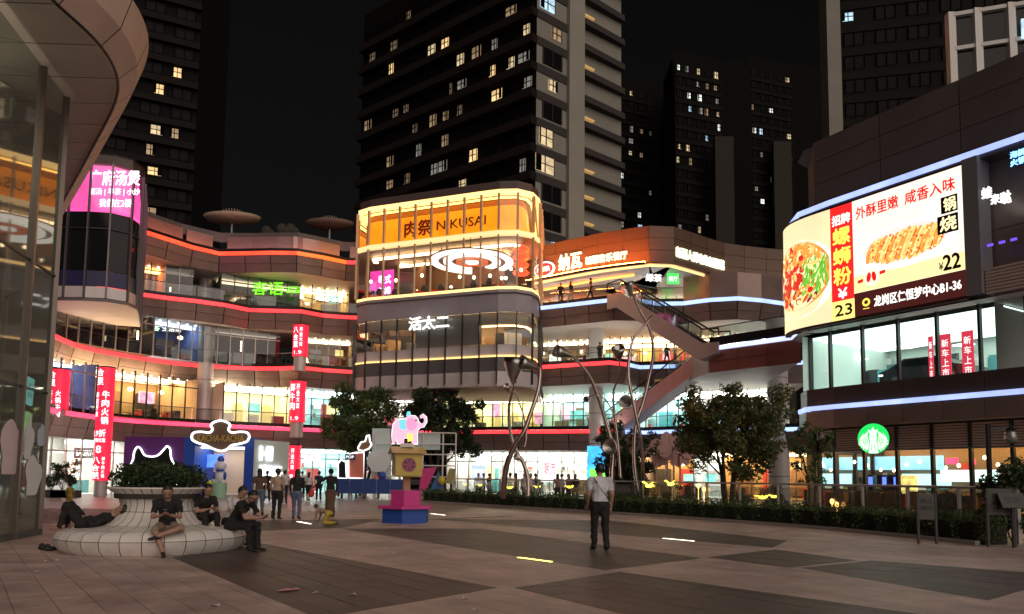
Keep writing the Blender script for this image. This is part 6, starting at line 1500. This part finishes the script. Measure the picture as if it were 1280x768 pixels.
    nv = len(out.vertices); co = np.empty(nv*3); nr = np.empty(nv*3); out.vertices.foreach_get('co', co); out.vertices.foreach_get('normal', nr); co = co.reshape(-1,3); nr = nr.reshape(-1,3)
    lv = np.empty(len(out.loops), int); out.loops.foreach_get('vertex_index', lv); lt_ = np.empty(n, int); out.polygons.foreach_get('loop_total', lt_)
    cz = np.zeros(nv); cz[lv] = np.isin(np.repeat(zone, lt_), (2,3))                       # cloth folds
    fo_ = np.sin(co@np.array([9.,7.,31.])+2.2*np.sin(co@np.array([13.,-11.,8.])))+.7*np.sin(co@np.array([-17.,23.,19.])+1.5*np.sin(co@np.array([7.,19.,-13.])))
    out.vertices.foreach_set('co', (co+nr*(cz*fo_*.0065)[:,None]).ravel())
    out.materials.clear()
    for m in (skin_m, hair_m, top, leg, shoe or shoe_m, eye_m, bag or dark_metal): out.materials.append(m)
    out.polygons.foreach_set('material_index', zone.tolist()); out.polygons.foreach_set('use_smooth', [True]*n); out.update()
    return out
def person(label, me, loc, rz=0., scale=1., group=None, sub=None):
    o = bpy.data.objects.new('person', me); col.objects.link(o); o.location = loc; o.rotation_euler = (0,0,rz); o.scale = (scale,)*3; LOC[o] = Vector(loc)
    return tag(o, label, 'person', group)
def stand(step=0., arm=0., lean=0., bend=0., **k):
    J = dict(pelvis=(0,0,.94), neck=(0,-.02-lean,1.47), head=(0,-.04-lean*1.2,1.615))
    for s, x in (('l',-1),('r',1)):
        st = step*x
        J['sh'+s] = (x*.185,-.02-lean,1.40); J['el'+s] = (x*.235, .02-lean-arm*x*.12, 1.12); J['wr'+s] = (x*.225, -.08-lean-arm*x*.28-bend*.1, .90+bend*.15)
        J['hip'+s] = (x*.095, 0, .90); J['kn'+s] = (x*.10, -.03-st*.20, .50); J['an'+s] = (x*.105, .02-st*.36, .085+max(0,-st)*.06); J['toe'+s] = (x*.125, -.13-st*.36, .035)
    J.update(k); return J
black_c = cloth('black', (.014,.013,.014)); white_c = cloth('white', (.55,.54,.55)); grey_c = cloth('grey', (.58,.59,.64)); beige_c = cloth('beige', (.42,.30,.22)); jean_c = cloth('jeans', (.10,.14,.22)); brown_c = cloth('brown', (.12,.065,.04)); yellow_c = cloth('yellow', (.50,.36,.06)); navy_c = cloth('navy', (.02,.025,.045)); pinkc = cloth('rose', (.40,.18,.18)); tan_c = cloth('tan', (.30,.22,.16))
# standing man with the shoulder bag strap, seen from behind
mp = atz(750, 689)
J = stand(arm=.25, step=.25); J['shl'] = (-.20,-.02,1.41); J['shr'] = (.20,-.02,1.41)
strap = [((.17,-.10,1.44), (-.20,-.06,1.02), .012, .012, 1., None, 6)]
strap = [((.15,.10,1.45), (.0,.115,1.25), .013, .013, 1., None, 6), ((.0,.115,1.25), (-.17,.075,1.02), .013, .013, 1., None, 6)]
me = figure(J, grey_c, black_c, extra=strap, vox=.014, build=1.08)
man = person('man in pale grey shirt and black trousers standing alone, back turned, with a black strap', me, (mp.x, mp.y, 0), pi+.12, 1.04)
# the group strolling beyond the planter
fem = figure(stand(arm=.1), beige_c, black_c, vox=.017)
def at(px, py): p = atz(px, py); return (p.x, p.y, 0)
person('person in beige top and black trousers walking past the planter', fem, at(345,650), pi-.1, .98)
person('person in black jacket and blue jeans with back turned', figure(stand(arm=.15, step=.2), black_c, jean_c, sleeve='long', vox=.017, hair='long'), at(370,650), pi+.1, .97)
person('person in dark brown top and grey jeans half behind the seated pair', figure(stand(step=.4), brown_c, jean_c, vox=.018, hair='long'), at(323,645), pi+.5, .98)
Jr = stand(step=.5); Jr['elr'] = (.42,-.05,1.22); Jr['wrr'] = (.62,-.12,1.05)
red_bag = [((.66,-.14,.90), (.68,-.14,.80), .09, .11, .7, None, 6)]
person('person in black top and long brown skirt reaching out a red bag', figure(Jr, black_c, brown_c, sleeve='long', skirt=1.3, hair='bun', extra=red_bag, bag=M('bag_red', (.6,.05,.03), .5), vox=.018), at(412,646), pi+.2, 1.0)
person('person in white top and black shorts walking towards the shops', figure(stand(step=.6), white_c, black_c, shorts=True, hair='long', vox=.02), at(385,627), pi, .96)
person('person in dark coat with a pale shoulder bag', figure(stand(step=.3), navy_c, black_c, sleeve='long', extra=[((.2,.1,1.15),(.22,.12,1.0),.08,.09,.6,None,6)], bag=M('bag_pale', (.5,.48,.46), .6), vox=.02), at(398,626), pi+.3, 1.0)
gen = [figure(stand(step=.2), white_c, navy_c, vox=.022), figure(stand(step=.5), black_c, tan_c, vox=.022, hair='long'), figure(stand(), pinkc, black_c, vox=.022, hair='long'), figure(stand(arm=.3), grey_c, black_c, vox=.022), figure(stand(step=.7, arm=.8), black_c, black_c, vox=.022)]
person('dark-clothed person striding past the tall red banner', gen[4], at(120,612.5), pi/2, .96)
person('small child in yellow standing near the dark glass building', figure(stand(), yellow_c, yellow_c, hair='short', vox=.022), at(86,639), pi, .62)
person('person in white at the blue booth front', gen[0], at(297,617), pi, .95); person('person in rose top standing by the pushchair', gen[2], at(290,618), pi-.5, .97)
person('person in a white shirt beside the striped stage board', gen[0], at(377,624), pi+.4, 1.0)
for k, (px, py, q, lb) in enumerate(((308,622,1,'person in black and tan strolling between the booth and the planter'),(333,628,4,'dark figure walking behind the beige-topped person'),(355,630,0,'person in white walking beyond the black jacket'),(425,622,3,'person in grey at the first blue barrier'),(304,616,3,'person in grey looking into the blue booth'),(438,620,2,'person in rose top at the blue barriers'),(452,621,4,'dark figure leaning at the blue barriers'),(360,617,1,'person in black and tan under the ground floor red banner'))):
    person(lb, gen[q], at(px, py), pi+(k*1.3)%1.6-.8, .96+.02*(k%4))
# child crawling on the paving
Jc = dict(pelvis=(0,.38,.50), neck=(0,-.06,.62), head=(0,-.20,.74), face=(0,-1,-.1))
for s, x in (('l',-1),('r',1)):
    Jc['sh'+s] = (x*.17,-.06,.58); Jc['el'+s] = (x*.20,-.10,.32); Jc['wr'+s] = (x*.20,-.20,.07); Jc['hand'+s] = (0,-1,-.1); Jc['hip'+s] = (x*.1,.38,.48); Jc['kn'+s] = (x*.13,.22,.09); Jc['an'+s] = (x*.13,.62,.08); Jc['toe'+s] = (x*.13,.74,.05)
person('small child in tan clothes crawling on the paving beside a light bar', figure(Jc, tan_c, yellow_c, vox=.018), at(400,656), -pi/2-.2, .72)
# people on the planter bench
def seat(px_c=None, **k):
    J = dict(pelvis=(0,0,.53), neck=(0,-.13,1.02), head=(0,-.22,1.15), face=(0,-.75,-.65))
    for s, x in (('l',-1),('r',1)):
        J['sh'+s] = (x*.19,-.12,.96); J['el'+s] = (x*.23,-.22,.70); J['wr'+s] = (x*.07,-.38,.74); J['hand'+s] = (-x*.5,-.6,.3); J['hip'+s] = (x*.1,-.03,.51); J['kn'+s] = (x*.14,-.47,.50); J['an'+s] = (x*.12,-.50,.09); J['toe'+s] = (x*.13,-.66,.04)
    J['curl'] = (0,-.2,.8); J.update(k); return J
phone_m = E('phone_screen', (.7,.8,1.), .6)
def on_bench(deg, r, dz=0.): a = math.radians(deg); return (pc.x+r*math.cos(a), pc.y+r*math.sin(a), dz)
Jx = seat(); Jx['knr'] = (.26,-.42,.50); Jx['anr'] = (-.10,-.55,.38); Jx['toer'] = (-.22,-.62,.33); Jx['knl'] = (-.16,-.45,.48); Jx['anl'] = (.0,-.56,.09); Jx['toel'] = (.03,-.72,.04)
p1 = person('person in black shirt and khaki shorts sitting cross-legged on the planter bench', figure(Jx, black_c, tan_c, shorts=True, vox=.014), (pc.x+.72, pc.y-1.10, 0), math.radians(20), 1.0)
p2 = person('person in black sitting on the far side of the planter bench', figure(seat(anl=(-.12,-.46,.30), anr=(.12,-.46,.30), toel=(-.13,-.60,.27), toer=(.13,-.60,.27), knl=(-.14,-.40,.62), knr=(.14,-.40,.62)), black_c, black_c, vox=.016, hair='long'), (pc.x+.82, pc.y+.22, .10), math.radians(48), .93)
Jb = seat(neck=(0,-.30,.98), head=(0,-.43,1.06), shl=(-.19,-.29,.92), shr=(.19,-.29,.92), ell=(-.22,-.45,.66), elr=(.22,-.45,.66), wrl=(-.06,-.66,.66), wrr=(.06,-.66,.66))
p3 = person('person in black T-shirt bending forward over a phone at the end of the planter bench', figure(Jb, black_c, black_c, vox=.014), on_bench(-8,1.62,-.02), math.radians(74), 1.02)
p4 = person('person in white shirt sitting behind the bending man on the planter bench', figure(seat(neck=(0,-.2,1.0), head=(0,-.3,1.12)), white_c, black_c, vox=.016), (pc.x+1.20, pc.y+.62, 0), math.radians(80), 1.0)
Jl = dict(pelvis=(0,0,.56), neck=(0,.50,.72), head=(0,.64,.83), face=(0,-.75,.55))
for s, x in (('l',-1),('r',1)):
    Jl['sh'+s] = (x*.19,.44,.68); Jl['el'+s] = (x*.25,.22,.56); Jl['wr'+s] = (x*.10,.04,.70); Jl['hand'+s] = (-x*.6,-.6,.1); Jl['hip'+s] = (x*.1,-.02,.56); Jl['kn'+s] = (x*.12,-.30,.93); Jl['an'+s] = (x*.13,-.38,.53); Jl['toe'+s] = (x*.13,-.52,.49)
p5 = person('person in black lying back on the planter bench with knees drawn up', figure(Jl, black_c, black_c, sleeve='long', vox=.015, shoe=skin_m), (pc.x-1.04, pc.y-.70, -.05), math.radians(-80), 1.0)
for (o, loc) in ((p1,(0,-.47,.80)),(p3,(0,-.74,.70))):
    q = o.matrix_basis @ Vector(loc); q = Vector(o.location)+Matrix.Rotation(o.rotation_euler.z,3,'Z')@Vector(loc)
    t = thing('phone', 'lit phone in the hands of the person sitting cross-legged' if o is p1 else 'lit phone in the hands of the bending person', 'phone', tuple(q)); MB().box(q, (.075,.15,.01), o.rotation_euler.z, R=Matrix.Rotation(o.rotation_euler.z,3,'Z')@Matrix.Rotation(-.6,3,'X')).build('case', dark_metal, t)
    MB().box(q+Vector((0,0,.008)), (.065,.135,.003), 0, R=Matrix.Rotation(o.rotation_euler.z,3,'Z')@Matrix.Rotation(-.6,3,'X')).build('screen', phone_m, t)
# people behind the railing, on the balconies and by the shops
lab = ['person in white behind the glass railing','person in black and tan behind the glass railing','person in rose top behind the glass railing','person in grey behind the glass railing','person all in black behind the glass railing']
for k, (px, Y) in enumerate(((598,46),(604,46.5),(611,47),(638,41),(645,41.5),(656,42),(663,42.5),(669,43),(697,42),(703,42.5),(711,43),(719,42),(612,50),(655,50))):
    q = [0,3,4,3,2,0,3,4,2,0,2,1,1,3][k]; person(lab[q], gen[q], (bx(px,Y), Y, 0), pi*(k*.37), 1., 'people behind the railing')
DR = {0:'in white',1:'in tan trousers',2:'in a rose top',4:'all in black'}; lb4 = 'person %s standing at the top floor balustrade of the right wing'; lb3 = 'person %s standing on the third floor walkway of the right wing'
for k, (px, py, z, lb) in enumerate(((702,379,Z4,lb4),(715,377,Z4,lb4),(740,373,Z4,lb4),(752,455,Z3,lb3),(838,457,Z3,lb3),(848,457,Z3,lb3),(733,456,Z3,lb3))):
    p = atz(px, py, z); q = [4,1,4,4,4,0,2][k]; person(lb % DR[q], gen[q], (p.x, p.y+1.2, z+.15), k*.9, 1., 'people on the right wing balconies')
# pushchair and shoes
c = at(285, 618); t = thing('pushchair', 'dark pushchair in front of the blue booth', 'pushchair', c); cx_, cy2 = c[0], c[1]
mb = MB(); mb.lathe([(.02,.95),(.28,.85),(.34,.6),(.3,.45),(.05,.4)], (cx_,cy2,0), 14); mb.build('seat_shell', black_c, t, True)
for sx3 in (-1,1):
    MB().tube([(cx_+sx3*.25,cy2-.3,.15),(cx_+sx3*.24,cy2,.55),(cx_+sx3*.23,cy2+.45,1.05)], .018, 6).build('frame_tube', dark_metal, t)
    for dy_ in (-.35,.3): mb = MB(); mb.prism(lens(.14,.14,14), lambda x, y, d: Vector((cx_+sx3*.27+d*sx3, cy2+dy_+x, .14+y)), -.02, .02); mb.build('wheel', M('rubber'), t)
MB().tube([(cx_-.23,cy2+.45,1.05),(cx_+.23,cy2+.45,1.05)], .02, 6).build('handle', dark_metal, t)
for k, (px, py) in enumerate(((56,688),(63,689))):
    p = atz(px, py); mb = MB(); mb.ell((p.x,p.y,.045), (.13,.05,.045), 10, 6, R=Matrix.Rotation(.3+.5*k,3,'Z')); mb.ell((p.x-.06,p.y,.085), (.06,.045,.05), 8, 6)
    mb.build('shoe', shoe_m, None, True, label='black shoe left on the paving beside the planter bench', cat='shoe', group='pair of shoes on the paving')
